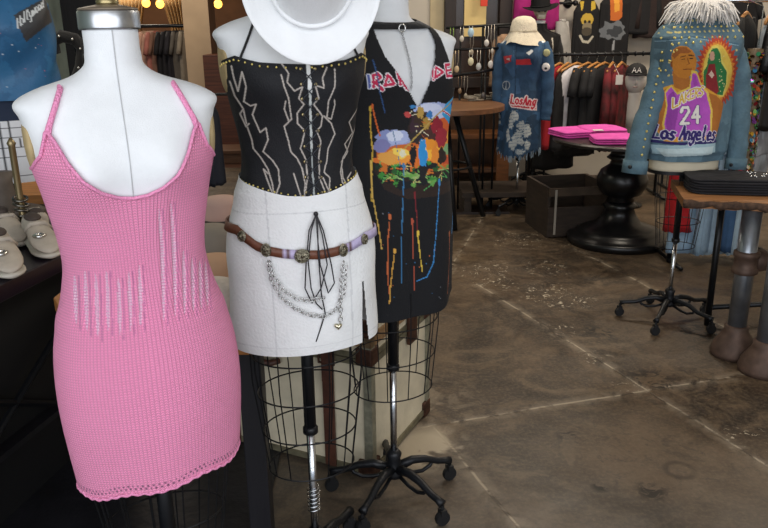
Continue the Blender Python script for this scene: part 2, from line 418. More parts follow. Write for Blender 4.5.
# seam down the chest
MB().tube([b1.front(x, z, .0012) for x, z in [(0, 1.56 - .012 * k) for k in range(26)]], .0009, 5).build('center_seam', mat('seam_thread', '#b9bbbd', .8), t1)
def top1(th):
    w = np.mod(th - PI / 2 + PI, 2 * PI) - PI       # 0 at the front, + towards -x
    a = np.abs(w)
    xs = np.array([0, .12, .28, .45, .58, .66, .71, .78, .95, 1.25, 1.57, 2.1, PI]); zs = np.array([1.266, 1.269, 1.281, 1.305, 1.340, 1.376, 1.388, 1.374, 1.345, 1.322, 1.312, 1.29, 1.28])
    return np.interp(a, xs, zs)
def bot1(th): return .676 + .004 * np.sin(th * 7) + .014 * np.cos(th)
# drop stitch ladders round the waist: (x, z bottom, z top)
lad = [(-.122,1.03,1.12),(-.105,1.02,1.13),(-.088,1.01,1.125),(-.069,1.02,1.13),(-.050,1.01,1.115),(-.031,1.015,1.125),(-.012,1.02,1.135),(.030,1.025,1.24),(.052,1.03,1.25),(.070,1.03,1.15),(.087,1.03,1.13),(.103,1.03,1.12),(.117,1.03,1.11)]
def colf1(T, Z, X, col):
    col[hemdots(T, Z)] = lin('#8a4f70')[:3]
    fr = np.sin(T) > 0
    for x, z0, z1 in lad:
        xx = x + .012 * np.sin((Z - z0) * 9)
        d = np.abs(X - xx); m = fr & (Z > z0) & (Z < z1) & (d < .0035 * np.sin(np.clip((Z - z0) / (z1 - z0), 0, 1) * PI) ** .5)
        rung = np.mod(Z * 170, 1) < .35
        col[m & ~rung] = lin('#f4c9df')[:3]; col[m & rung] = lin('#ea9ac6')[:3]
        m2 = fr & (Z > z0 - .01) & (Z < z1) & (np.abs(X - xx - .0065) < .0016); col[m2] = lin('#dd83b0')[:3]
    return col
def disp1(T, Z, X):
    d = .0015 * np.sin(T * 5 + Z * 9) + .0025 * np.exp(-((Z - 1.02) / .02) ** 2)
    d -= .004 * np.clip((.80 - Z) / .15, 0, 1)
    for x, z0, z1 in lad:
        xx = x + .012 * np.sin((Z - z0) * 9); m = np.clip((Z - z0 + .02) / .03, 0, 1) * np.clip((z1 + .01 - Z) / .03, 0, 1)
        d -= .0035 * m * np.exp(-((X - xx) / .0035) ** 2)
    return d
def keep1(T, Z, X, Y):
    # open crochet holes along the hem
    hb = Z - bot1(T); k = (np.abs(hb - .011) < .0016) & (np.mod(T * 17, 1) < .34)
    k2 = (np.abs(hb - .018) < .0016) & (np.mod(T * 17 + .5, 1) < .3)
    return ~(k | k2)
def hemdots(T, Z):
    hb = Z - bot1(T); k = (np.abs(hb - .012) < .0022) & (np.mod(T * 17, 1) < .38); k2 = (np.abs(hb - .0185) < .0020) & (np.mod(T * 17 + .5, 1) < .34); return k | k2
dr = garment('knitted_dress', b1, KNIT, None, top1, bot1, .007, 520, 400, PINK, None, None, disp1, colf1)
dr.location = (pl1.x, pl1.y, 0); dr.rotation_euler.z = pl1.rz
tag(dr, 'pink knitted mini dress with drop-stitch waist on the leftmost form', 'dress')
th = np.linspace(0, 2 * PI, 240, endpoint=False)
PKC = mat('pink_crochet', PINK, .8, noise=.18, nscale=260, bump=.8, bscale=260)
xx, yy, zz = b1.S(th, top1(th), .008)
MB().tube(list(zip(xx, yy, zz)), .0032, 6, closed=True).build('neckline_trim', PKC, dr, True)
xx, yy, zz = b1.S(th, bot1(th), .004)
MB().tube([(a, b, c + .0016 * math.sin(i * 1.2)) for i, (a, b, c) in enumerate(zip(xx, yy, zz))], .0032, 6, closed=True).build('hem_trim', PKC, dr, True)
for s in (-1, 1):
    w0 = PI / 2 - s * .71; x, y, z = b1.S(w0, 1.384, .006); x = float(x); y = float(y)
    pts = [(x, y, 1.380)]
    for k in range(1, 9):
        zz_ = 1.384 + (1.452 - 1.384) * k / 8; xk = abs(x) + (.094 - abs(x)) * k / 8
        v = b1.front(s * xk, zz_, .005); pts.append(tuple(v))
    pts += [(s * .096, -.02, 1.4545), (s * .097, .02, 1.453)]
    MB().tube(pts, [.0058, .0052] + [.0048] * (len(pts) - 2), 8).build('shoulder_strap', PKC, dr, True)

# ---- 2: corset top, white skirt, belt, hat
b2 = Body(.115, .016, .97)
q = P(311, 440, 1.83); pl2 = Place(q.x, q.y, math.radians(17), b2)
t2 = dress_form('white dress form in the middle wearing a black corset top and white skirt', pl2, 'plain', chrome_z=.50)
rolling_base(t2, .24, 4, .9); cage(b2, t2, .85, .40, 4, 14, .115, .15, .8)
MB().tube([Vector((0, 0, .24)) + Vector((.016 * math.cos(a), .016 * math.sin(a), a * .0021)) for a in np.linspace(0, 40, 200)], .0022, 5).build('spring', CHROME, t2, True)
cv = Canvas(-.2, .2, 1.10, 1.52, .001, '#0b0d14')
def mpx(pl, pts): return [pl.px(*p) for p in pts]
ST = '#9d9690'
sc = 155 / 528.0
def cr(pts): return [(225 + a * 150 / 511, 60 + b * 155 / 528) for a, b in pts]
flames = [
 [(20,20),(28,60),(42,105),(52,60),(56,40),(70,90),(62,140),(85,155),(105,150),(92,185),(118,245),(138,230),(145,270),(128,310),(160,340),(180,370),(185,420),(170,465),(155,440),(130,370),(150,390)],
 [(12,70),(30,120),(60,165),(72,220),(90,270),(95,300),(120,330),(145,370),(160,420),(165,460)],
 [(60,165),(48,180),(70,225),(80,215)],
 [(190,10),(215,45),(210,75),(235,105),(262,90),(250,130),(268,150),(245,180),(245,215),(270,240),(262,275),(255,300),(275,340),(280,400),(265,490),(250,440),(232,385)],
 [(190,50),(200,90),(215,130),(225,200),(215,205),(200,165),(205,140)],
 [(225,200),(200,225),(215,275),(222,310),(245,335),(262,370),(272,420),(268,480)],
 [(345,25),(330,60),(335,95),(305,85),(318,130),(300,150),(330,190),(325,225),(310,240),(325,275),(318,330),(320,400),(355,485),(350,440),(332,400)],
 [(372,30),(372,90),(350,140),(345,195),(360,200),(372,150),(370,135)],
 [(335,190),(360,215),(372,250),(350,300),(345,340),(335,380),(355,400),(352,480)],
 [(455,120),(445,160),(420,210),(430,245),(405,285),(415,310),(395,345),(400,400),(420,435),(415,400),(425,380)],
 [(450,170),(435,230),(415,300),(400,330),(392,380),(398,415),(418,440)]]
def curve(pts, k=5):
    P_ = [pts[0]] + list(pts) + [pts[-1]]; out = []
    for i in range(1, len(P_) - 2):
        a, b, c, d = P_[i-1:i+3]
        for j in range(k):
            t = j / k; out.append(tuple(.5 * (2*b[m] + (c[m]-a[m])*t + (2*a[m]-5*b[m]+4*c[m]-d[m])*t*t + (3*b[m]-a[m]-3*c[m]+d[m])*t**3) for m in (0, 1)))
    return out + [pts[-1]]
for fl in flames:
    pp = mpx(pl2, cr(fl)); cv.line(pp, .0046, '#4c4845'); cv.line(pp, .0034, ST)
    cv.line(pp, .0012, '#c2bab2')
# open lacing gap in the middle showing the white form
gap = mpx(pl2, cr([(280,18),(288,110),(290,200),(293,300),(300,420),(304,500)]))
cv.line(gap[:2], .008, '#dfe1e0'); cv.line(gap[1:4], .0055, '#bfc4c2'); cv.line(gap[3:], .004, '#9da3a3')
def top2(th):
    w = np.mod(th - PI / 2 + PI, 2 * PI) - PI
    return np.interp(np.abs(w), [0, .5, .9, 1.3, 1.6, 2.2, PI], [1.468, 1.474, 1.488, 1.478, 1.468, 1.45, 1.44])
def bot2(th):
    w = np.mod(th - PI / 2 + PI, 2 * PI) - PI
    return np.interp(np.abs(w), [0, .3, .9, 1.6, PI], [1.158, 1.166, 1.185, 1.195, 1.2])
cs = garment('corset_top', b2, PAINT('corset_cloth', rough=.75, bump=.25, bscale=300), None, top2, bot2, .006, 800, 360, '#0b0d14', cv, None, lambda T, Z, X: .0016 * np.sin(T * 9) * np.sin(Z * 40))
cs.location = (pl2.x, pl2.y, 0); cs.rotation_euler.z = pl2.rz
tag(cs, 'black corset top with grey flame stitching and front lacing on the middle form', 'corset top')
pts = []
for k in range(28):
    w = PI / 2 - 1.5 + 3.0 * k / 27
    for fn, o in ((top2, -.008), (bot2, .008)):
        x, y, z = b2.S(w, float(fn(w)) + o, .008); pts.append((float(x), float(y), float(z)))
scatter('stud', GOLD, cs, pts, .0027)
ml = MB(); pts_l = []; pe = []
rows = [(30), 82, 132, 185, 240, 293, 345, 398, 450, 495]
for i, r in enumerate(rows):
    cx = 280 + (r - 30) * .052
    for s in (-1, 1):
        a, z = pl2.px(*cr([(cx + s * (24 + (i > 5) * 2), r)])[0]); v = b2.front(a, z, .007)
        pe.append(tuple(v)); pts_l.append((s, v))
scatter('eyelet', BRASS, cs, pe, .0042, (1, .5, 1), 10, 5)
for i in range(len(rows) - 1):
    for s in (0, 1):
        A = pts_l[2 * i + s][1]; B = pts_l[2 * i + 2 + (1 - s)][1]
        ml.tube([A + Vector((0, -.002, 0)), (A + B) / 2 + Vector((0, -.005, 0)), B + Vector((0, -.002, 0))], .0012, 5)
ml.build('lacing', mat('lace_cord', '#2a2f38', .5), cs)
# bow and long hanging cord ends
def front_path(pl, pix, off): return [pl.b.front(*pl.px(*p), off) for p in pix]
mb = MB()
for pix in ([(314,212),(307,228),(304,262),(303,285),(310,300),(319,285),(325,262),(320,232),(314,212)],
            [(314,212),(321,228),(329,262),(332,280),(326,290),(318,262),(315,232),(314,212)],
            [(314,212),(309,228),(306,258),(309,285),(314,300),(320,306)], [(315,213),(316,250),(319,290),(323,310),(318,326),(314,338)]):
    p = front_path(pl2, pix, .024); 
    P2 = []
    for i in range(len(p) - 1):
        for k in range(4): P2.append(p[i].lerp(p[i + 1], k / 4))
    P2.append(p[-1]); mb.tube(P2, .0017, 5)
mb.ball(b2.front(*pl2.px(314, 212), .02), .006, 8, 5)
mb.build('bow', mat('bow_cord', '#15121a', .4), cs, True)
for s in (-1, 1):
    p0 = b2.front(-.135 if s < 0 else .135, 1.478, .008); pts = [p0]
    for k in range(1, 8):
        zz_ = 1.478 + (1.572 - 1.478) * k / 7; pts.append(b2.front(s * (.135 + (.088 - .135) * k / 7), zz_, .004))
    pts.append(Vector((s * .082, .01, 1.579)))
    MB().tube(pts, .0028, 6).build('shoulder_strap', BLACKCLOTH, cs)
# skirt
def keep2(T, Z, X, Y):
    return ~((np.sin(T) > 0) & (Z < .945) & (np.abs(X - .132 - (.945 - Z) * .03) < (.945 - Z) * .05))
def colf2(T, Z, X, col):
    for x in (-.095, .098):
        m = (np.sin(T) > 0) & (np.abs(X - x - (1.1 - Z) * .0) < .0018); col[m] = lin('#d3d5d7')[:3]
    m = np.abs(Z - 1.130) < .0012; col[m] = lin('#d3d5d7')[:3]
    m = np.abs(Z - .800) < .0010; col[m] = lin('#d8dadc')[:3]
    return col
def top3(th):
    w = np.mod(th - PI / 2 + PI, 2 * PI) - PI
    return np.interp(np.abs(w), [0, .3, .9, 1.6, PI], [1.168, 1.172, 1.192, 1.21, 1.215])
sk = garment('denim_skirt', b2, PAINT('white_denim', rough=.85, bump=.25, bscale=160, noise=.05, nscale=25), None, top3, .778, .011, 320, 220, '#e9ebec', None, keep2,
             lambda T, Z, X: .0022 * np.sin(T * 4 + Z * 25) * np.clip((1.2 - Z) * 4, 0, 1) + .012 * np.clip((.96 - Z) / .16, 0, 1) + .004 * np.clip(1 - np.abs(Z - 1.17) / .03, 0, 1), colf2)
sk.location = (pl2.x, pl2.y, 0); sk.rotation_euler.z = pl2.rz
tag(sk, 'white denim mini skirt with a side slit, under the black corset top', 'skirt')
# belt
bt = thing('concho_belt', (pl2.x, pl2.y, 0), 'brown and lilac western belt with silver conchos and chains around the white skirt', 'belt', None, pl2.rz)
bp = [(233,229),(243,237),(256,246),(268,251),(285,254),(302,255),(320,255),(335,252),(350,247),(362,240),(367,236)]
zs = [(pl2.px(*p, .02)) for p in bp]; bx = np.array([p[0] for p in zs]); bz = np.array([p[1] for p in zs])
nb = 160; thb = np.linspace(0, 2 * PI, nb, endpoint=False)
def beltz(x, front): return np.where(front, np.interp(x, bx, bz), np.interp(x, [bx[0], 0, bx[-1]], [bz[0], 1.09, bz[-1]]))
Xb, Yb, Zb = [], [], []
x0, _, _ = b2.S(thb, np.full(nb, 1.06), .02); zb_ = beltz(x0, np.sin(thb) > 0)
rows_ = []
for dz_, o in ((-.0105, .017), (-.0105, .0205), (.0105, .0205), (.0105, .017), (-.0105, .017)):
    rows_.append(b2.S(thb, zb_ + dz_, o))
Xb = np.array([r[0] for r in rows_]); Yb = np.array([r[1] for r in rows_]); Zb = np.array([r[2] for r in rows_])
colb = np.zeros(Xb.shape + (3,)); colb[:] = lin('#6a3f2c')[:3]
m = ((Xb > -.07) & (Xb < -.035)) | (Xb > .085); colb[m & (np.sin(thb) > 0)] = lin('#b9afd2')[:3]
m = (Xb > -.06) & (Xb < -.052) | (Xb > .095) & (Xb < .102); colb[m & (np.sin(thb) > 0)] = lin('#5a3a30')[:3]
grid_mesh('strap', Xb, Yb, Zb, PAINT('belt_leather', rough=.5, bump=.2, bscale=100), bt, colb, smooth=False)
CON = mat('concho_metal', '#8f8a78', .3, 1.0, noise=.5, nscale=150, bump=.6, bscale=200)
for p, r in (((242,236), (.011, .014)), ((266,250), (.013, .017)), ((302,256), (.019, .018)), ((343,250), (.012, .017)), ((364,239), (.010, .014))):
    v = b2.front(*pl2.px(*p, .022), .023)
    mb = MB(); mb.ball((0, 0, 0), 1, 18, 6, sc=(r[0], .006, r[1])); mb.tube([(r[0] * .8 * math.cos(a), -.005, r[1] * .8 * math.sin(a)) for a in np.linspace(0, 2 * PI, 20, endpoint=False)], .0014, 5, closed=True)
    mb.ball((0, -.006, 0), .004, 8, 4)
    o = mb.build('concho', CON, bt, True, loc=v); o.rotation_euler.z = v.x / .18 * .9
def chain(pts, link=.0078, r=.0013):
    mb = MB(); P_ = [Vector(p) for p in pts]; L_ = [0]
    for a, b in zip(P_[:-1], P_[1:]): L_.append(L_[-1] + (b - a).length)
    n = max(2, int(L_[-1] / (link * 1.55)))
    for i in range(n):
        s = L_[-1] * (i + .5) / n; k = max(j for j in range(len(L_)) if L_[j] <= s); k = min(k, len(P_) - 2)
        t = (s - L_[k]) / (L_[k + 1] - L_[k]); c = P_[k].lerp(P_[k + 1], t); d = (P_[k + 1] - P_[k]).normalized()
        sd = d.cross(Vector((0, -1, 0))).normalized(); nn = Vector((0, -1, 0)); a2 = sd if i % 2 else (sd * .5 + nn * .85).normalized()
        mb.tube([c + d * (link * math.cos(w)) + a2 * (link * .62 * math.sin(w)) for w in np.linspace(0, 2 * PI, 10, endpoint=False)], r, 5, closed=True)
    return mb
def dens(p, k=5):
    out = []
    for a, b in zip(p[:-1], p[1:]):
        out += [a.lerp(b, i / k) for i in range(k)]
    return out + [p[-1]]
for pix in ([(268,258),(272,272),(282,287),(296,296),(308,297),(322,294)], [(266,258),(270,278),(280,294),(292,304),(306,311),(322,313),(334,306),(341,290),(343,262)], [(341,258),(339,275),(338,295),(338,318)]):
    chain(dens(front_path(pl2, pix, .026))).build('chain', SILVER, bt, True)
v = b2.front(*pl2.px(338, 326, .026), .028)
hp = [(16 * math.sin(a) ** 3 * .00065, (13 * math.cos(a) - 5 * math.cos(2 * a) - 2 * math.cos(3 * a) - math.cos(4 * a)) * .00065) for a in np.linspace(0, 2 * PI, 30, endpoint=False)]
mb = MB(); mb.rings([[(x * k, y, z * k) for x, z in hp] for k, y in ((.75, .004), (1, 0), (.8, -.004), (.3, -.006))])
mb.build('heart_charm', mat('charm_metal', '#d8d2b8', .25, 1.0, noise=.3, nscale=200), bt, True, loc=v)
# white hat over the neck
HATW = mat('white_felt', '#e6e8ea', .8, noise=.03, nscale=20, bump=.1, bscale=300)
def cowboy_hat(label, loc, R, brim=(.20, .17), crown=(.095, .078), hgt=.12, m=None, curl=.05, cat='hat', name='cowboy_hat'):
    t = thing(name, loc, label, cat); t.rotation_euler = R
    n = 56; rg = []
    for k, e in [(1, -.002), (.99, .0), (.85, .002), (.7, .002), (.6, .003)]:
        rg.append([(crown[0] + (brim[0] - crown[0]) * (k - .55) / .45) * 1 if 0 else 0 for _ in ()])
    def ring(k, dz_): # k 0 at crown, 1 at rim
        out = []
        for i in range(n):
            a = 2 * PI * i / n; rx = crown[0] + (brim[0] - crown[0]) * k; ry = crown[1] + (brim[1] - crown[1]) * k
            x, y = rx * math.cos(a), ry * math.sin(a); z = curl * (k ** 2) * (math.cos(a) ** 2) - .02 * k * math.sin(a) ** 2 + dz_
            out.append((x, y, z))
        return out
    mb = MB(); mb.rings([ring(0, 0), ring(.3, .0), ring(.6, 0), ring(.85, 0), ring(1, 0), ring(1.015, -.002), ring(1, -.004), ring(.8, -.004), ring(.4, -.004), ring(0, -.004)], cap=False)
    mb.build('brim', m, t, True)
    rg = []
    for j in range(12):
        u = j / 11; k = 1.0 - .12 * u if u < .8 else (1 - .12 * .8) * math.cos((u - .8) / .2 * PI / 2 * .96)
        z = hgt * min(1, u / .8) if u < .8 else hgt
        ring_ = []
        for i in range(n):
            a = 2 * PI * i / n; x, y = crown[0] * k * math.cos(a), crown[1] * k * math.sin(a)
            zz_ = z - (.03 * math.exp(-(y / .02) ** 2) * min(1, u * 1.25) if u > .6 else 0) + .012 * u * (y < 0) * (-y / .08)
            ring_.append((x, y, zz_))
        rg.append(ring_)
    MB().rings(rg).build('crown', m, t, True)
    MB().tube([(crown[0] * 1.02 * math.cos(a), crown[1] * 1.02 * math.sin(a), .01) for a in np.linspace(0, 2 * PI, 40, endpoint=False)], .005, 6, closed=True).build('hat_band', m, t, True)
    return t
hc = P(311, -14, 1.68)
cowboy_hat('white felt cowboy hat tipped forward over the neck of the middle form', hc, (math.radians(62), math.radians(-4), math.radians(6)), (.145, .165), (.082, .095), .11, HATW, .02)

# ---- 3: black printed tank dress
b3 = Body(.085, .010, 1.10)
q = P(394, 470, 2.24); pl3 = Place(q.x, q.y, math.radians(26), b3)
t3 = dress_form('white dress form on an iron caster base wearing the black printed tank dress', pl3, 'plain', chrome_z=.49)
rolling_base(t3, .22, 5, .0); cage(b3, t3, .78, .42, 3, 12, .13, .155, .8)
b3 = Body(.085, .006, 1.1, 1.04, wid=([.5, .7, .9, 1.05, 1.15, 1.25, 1.36, 1.395, 1.425, 1.445, 1.462, 1.48, 1.5, 1.6], [.188, .190, .190, .184, .180, .182, .188, .192, .197, .150, .094, .064, .056, .055])); pl3.b = b3
cv = Canvas(-.24, .24, .66, 1.56, .0013, '#0a0c12')
def pp3(pts): return mpx(pl3, pts)
def c5(pts): return [(360 + a * 105 / 768., 60 + b * 50 / 366.) for a, b in pts]
# band lettering drawn as angular outlined letters
def glyph(strokes):
    for w, c in ((.0125, '#e9e4ea'), (.0072, '#c42a52')):
        for st in strokes: cv.line(pp3(c5(st)), w, c)
I_ = [[(48,112),(58,200)]]
for w, c in ((.011, '#dfe2ee'), (.006, '#5a67a8')): cv.line(pp3(c5(I_[0])), w, c)
glyph([[(90,195),(82,112),(118,98),(140,125),(100,160),(155,215)]])
glyph([[(170,185),(192,108),(242,172),(170,185)]])
glyph([[(290,180),(262,95),(330,200),(352,215)]])
glyph([[(520,60),(530,140)]])
glyph([[(540,128),(548,55),(600,88),(540,128)]])
glyph([[(660,28),(615,38),(625,118),(678,108)],[(620,78),(655,70)]])
glyph([[(680,100),(672,30),(715,95),(708,22)]])
def c8(pts): return [(360 + a * 110 / 484., 80 + b * 120 / 528.) for a, b in pts]
def pol(pts, c): cv.poly(pp3(c8(pts)), c)
def lin3(pts, w, c): cv.line(pp3(c8(pts)), w, c)
def blb(cx, cy, rx, ry, c, j=.2, seed=1, n=22):
    rnd = random.Random(seed); pol([(cx + rx * (1 + rnd.uniform(-j, j)) * math.cos(w), cy + ry * (1 + rnd.uniform(-j, j)) * math.sin(w)) for w in np.linspace(0, 2 * PI, n, endpoint=False)], c)
pol([(75,240),(130,215),(200,225),(240,110),(300,92),(370,105),(420,150),(440,260),(440,400),(420,470),(330,510),(200,520),(100,480),(60,400),(55,330)], '#2a1d18')
pol([(90,250),(140,225),(210,240),(215,290),(140,330),(95,300)], '#98a3cf'); pol([(250,115),(340,95),(400,120),(330,165),(260,170)], '#a2aedb')
pol([(70,310),(150,285),(250,270),(420,230),(438,330),(420,380),(240,400),(75,380)], '#c8662a')
for (a, b, rx, ry, c, s) in ((120,250,55,35,'#8793c4',1),(160,250,50,32,'#a8b4dc',2),(310,130,75,30,'#a9b6df',3),(150,245,35,24,'#d3daef',4),(300,120,50,18,'#cfd6ee',5),(90,290,35,30,'#7f7fb0',6)): blb(a, b, rx, ry, c, .15, s)
for (a, b, rx, ry, c, s) in ((235,345,165,50,'#d8702a',7),(160,340,60,40,'#e8963a',8),(350,230,60,70,'#d5622c',9),(330,310,80,50,'#e58a2e',10),(390,340,40,35,'#c9502c',11),(170,320,38,25,'#f2cf5a',12),(315,320,40,30,'#f5b53c',13),(370,260,28,40,'#e9a23a',14)): blb(a, b, rx, ry, c, .2, s)
for i in range(46):
    rnd = random.Random(i); a = rnd.uniform(75, 410); b = 400 + rnd.uniform(-45, 75) * (1 - abs(a - 240) / 300); blb(a, b, rnd.uniform(10, 34), rnd.uniform(7, 20), rnd.choice(['#2a5a2c', '#3f8a3a', '#17301c', '#6aa04a', '#10161a', '#244428', '#8fb06a', '#c8702c', '#1b1e22']), .4, i)
for i in range(26):
    rnd = random.Random(i + 99); a = rnd.uniform(70, 400); b = rnd.uniform(370, 470); lin3([(a, b), (a + rnd.uniform(-30, 30), b + rnd.uniform(-25, 25)), (a + rnd.uniform(-40, 40), b + rnd.uniform(-25, 25))], .0022, rnd.choice(['#0c0e12', '#9fc07a', '#56b060', '#d9c27a']))
# loose dark swirl with coloured patches (plain stand-in for the printed picture)
for (a, b, rx, ry, c, s) in ((235,200,20,50,'#3a2530',20),(265,165,32,38,'#3a2a20',21),(255,250,40,26,'#2c2428',22),(300,240,26,44,'#4a2c28',23),(225,330,14,44,'#16171c',24),(350,330,22,36,'#2a1c18',25),(270,390,20,40,'#1c1a1e',26),(395,300,26,40,'#d8702a',39),(120,340,40,28,'#e0a04a',40),(290,280,36,24,'#e8922e',41),(410,350,24,26,'#b8481f',42),(330,150,34,20,'#c2cae8',43),(330,200,22,40,'#8f1f30',27),(350,250,26,45,'#a02838',28),(268,320,20,62,'#2f8fd0',29),(262,140,16,26,'#b8954a',30),(285,190,16,26,'#a9863c',31),(300,150,14,16,'#3a79b8',32),(205,150,14,14,'#c04a48',33),(380,300,18,26,'#7fae7a',34),(320,325,18,38,'#e38a34',35),(180,320,14,16,'#e0dcc0',36),(228,115,12,8,'#3d83c0',37)): blb(a, b, rx, ry, c, .25, s)
pol([(365,105),(430,30),(440,180),(425,250),(395,215),(350,150)], '#3aa0d8')
pol([(385,95),(428,55),(420,160),(400,150)], '#1d3f96'); lin3([(350,130),(425,180)], .007, '#d8dce8'); lin3([(352,132),(425,182)], .0035, '#c23040'); lin3([(400,75),(418,235)], .007, '#dfe2ea'); lin3([(402,75),(420,235)], .0035, '#c02c3c')
pol([(425,30),(442,20),(440,230),(428,200)], '#2f8fd4')
lin3([(425,40),(330,150),(190,300)], .0045, '#b79a52')
for i in range(18):
    rnd = random.Random(i + 300); a = rnd.uniform(220, 330); b = rnd.uniform(130, 300); lin3([(a, b), (a + rnd.uniform(-20, 20), b + rnd.uniform(-20, 20))], .002, rnd.choice(['#d0a850', '#e8e0c0', '#0c0c10', '#c8682c']))
def drip(pts, w, c, head=0.0):
    cv.line(mpx(pl3, pts), w, c)
    if head: a, z = pl3.px(*pts[0]); cv.ell(a, z, head * .75, head * 1.5, c)
drip([(369,108),(372,150),(370,200)], .004, '#c9a53c', .005); drip([(370,162),(371,195),(380,248)], .0035, '#d8b25a', .004)
drip([(371,60),(378,90),(384,112)], .003, '#2c4f80'); drip([(371,105),(376,125),(379,135)], .004, '#d0642c', .004)
drip([(388,216),(386,240),(386,275),(387,292)], .0035, '#c96a3c', .0065); drip([(393,250),(389,280),(387,302)], .0032, '#e0a94a', .006)
drip([(402,166),(401,200),(400,240),(400,282)], .0032, '#3b78a8', .007); drip([(413,194),(416,220),(417,240)], .003, '#7a1f28', .006)
drip([(411,221),(412,250),(413,292)], .003, '#b5543c', .007); drip([(417,233),(419,255),(421,272)], .0035, '#e3c24a', .007)
drip([(438,182),(436,215),(431,262),(425,276),(415,280)], .0035, '#3a86c4', .008); drip([(449,168),(450,200),(449,232)], .0035, '#3f8fd0', .008)
drip([(447,233),(446,260),(444,292)], .0028, '#a05a3c', .006); drip([(392,130),(396,150),(399,166)], .002, '#3a6f98')
for i in range(20):
    rnd = random.Random(i + 500); a, z = pl3.px(rnd.uniform(380, 450), rnd.uniform(200, 300)); cv.ell(a, z, .0016, .0016, rnd.choice(['#3b78a8', '#c96a3c', '#8a8f99']))
vz = pl3.px(417, 106); VX, VZ = vz
VL = list(zip(*sorted([pl3.px(*p) for p in ((416,105),(408,89),(401,79),(393,68),(385,58),(377,42))], key=lambda q: q[1])))
VR = list(zip(*sorted([pl3.px(*p) for p in ((419,105),(427,87),(431,71),(434,58),(434,45),(428,30),(422,20))], key=lambda q: q[1])))
def keep3(T, Z, X, Y):
    fr = np.sin(T) > 0; x = np.abs(X - VX)
    v = fr & (Z > VZ) & (X > np.interp(Z, VL[1], VL[0])) & (X < np.interp(Z, VR[1], VR[0])) & (Z < 1.6)
    arm = (np.abs(X) > np.interp(Z, [1.33, 1.37, 1.43, 1.49, 1.54], [.2, .160, .142, .126, .115])) & (Z > 1.37)
    return ~(v | arm)
def bot3(th): return .715 + .018 * np.cos(th * 2) + .006 * np.sin(th * 5)
td = garment('tank_dress', b3, PAINT('black_jersey', rough=.85, bump=.15, bscale=200), None, 1.552, bot3, .007, 420, 420, '#0a0c12', cv, keep3,
             lambda T, Z, X: .006 * np.sin(T * 7 + 1) * np.clip((1.1 - Z) * 2, 0, 1) + .008 * np.clip((1.0 - Z) / .3, 0, 1) + .003 * np.sin(T * 3 + Z * 14), solid=.0015)
td.location = (pl3.x, pl3.y, 0); td.rotation_euler.z = pl3.rz
tag(td, 'black sleeveless dress with red band lettering, colourful print and paint drips', 'dress')
thc = np.linspace(0, 2 * PI, 60, endpoint=False)
rr = []
for z, o in ((1.545, .006), (1.545, .010), (1.563, .009), (1.563, .005), (1.545, .006)):
    x, y, zz_ = b3.S(thc, np.full(60, z) - .010 * np.sin(thc), o); rr.append(list(zip(x, y, zz_)))
MB().rings(rr, cap=False).build('collar', BLACKCLOTH, td, True)
v = b3.front(0, 1.540, .012)
mb = MB(); mb.tube([(v.x + .010 * math.cos(a), v.y - .002, v.z - .002 + .010 * math.sin(a)) for a in np.linspace(0, 2 * PI, 20, endpoint=False)], .0022, 6, closed=True)
mb.build('collar_ring', SILVER, td, True)
chain(dens([b3.front(0, z, .006) for z in (1.53, 1.51, 1.49, 1.46, 1.43, 1.40, 1.375)], 2), .004, .0007).build('chain', mat('thin_chain', '#8f9094', .3, 1.0), td)
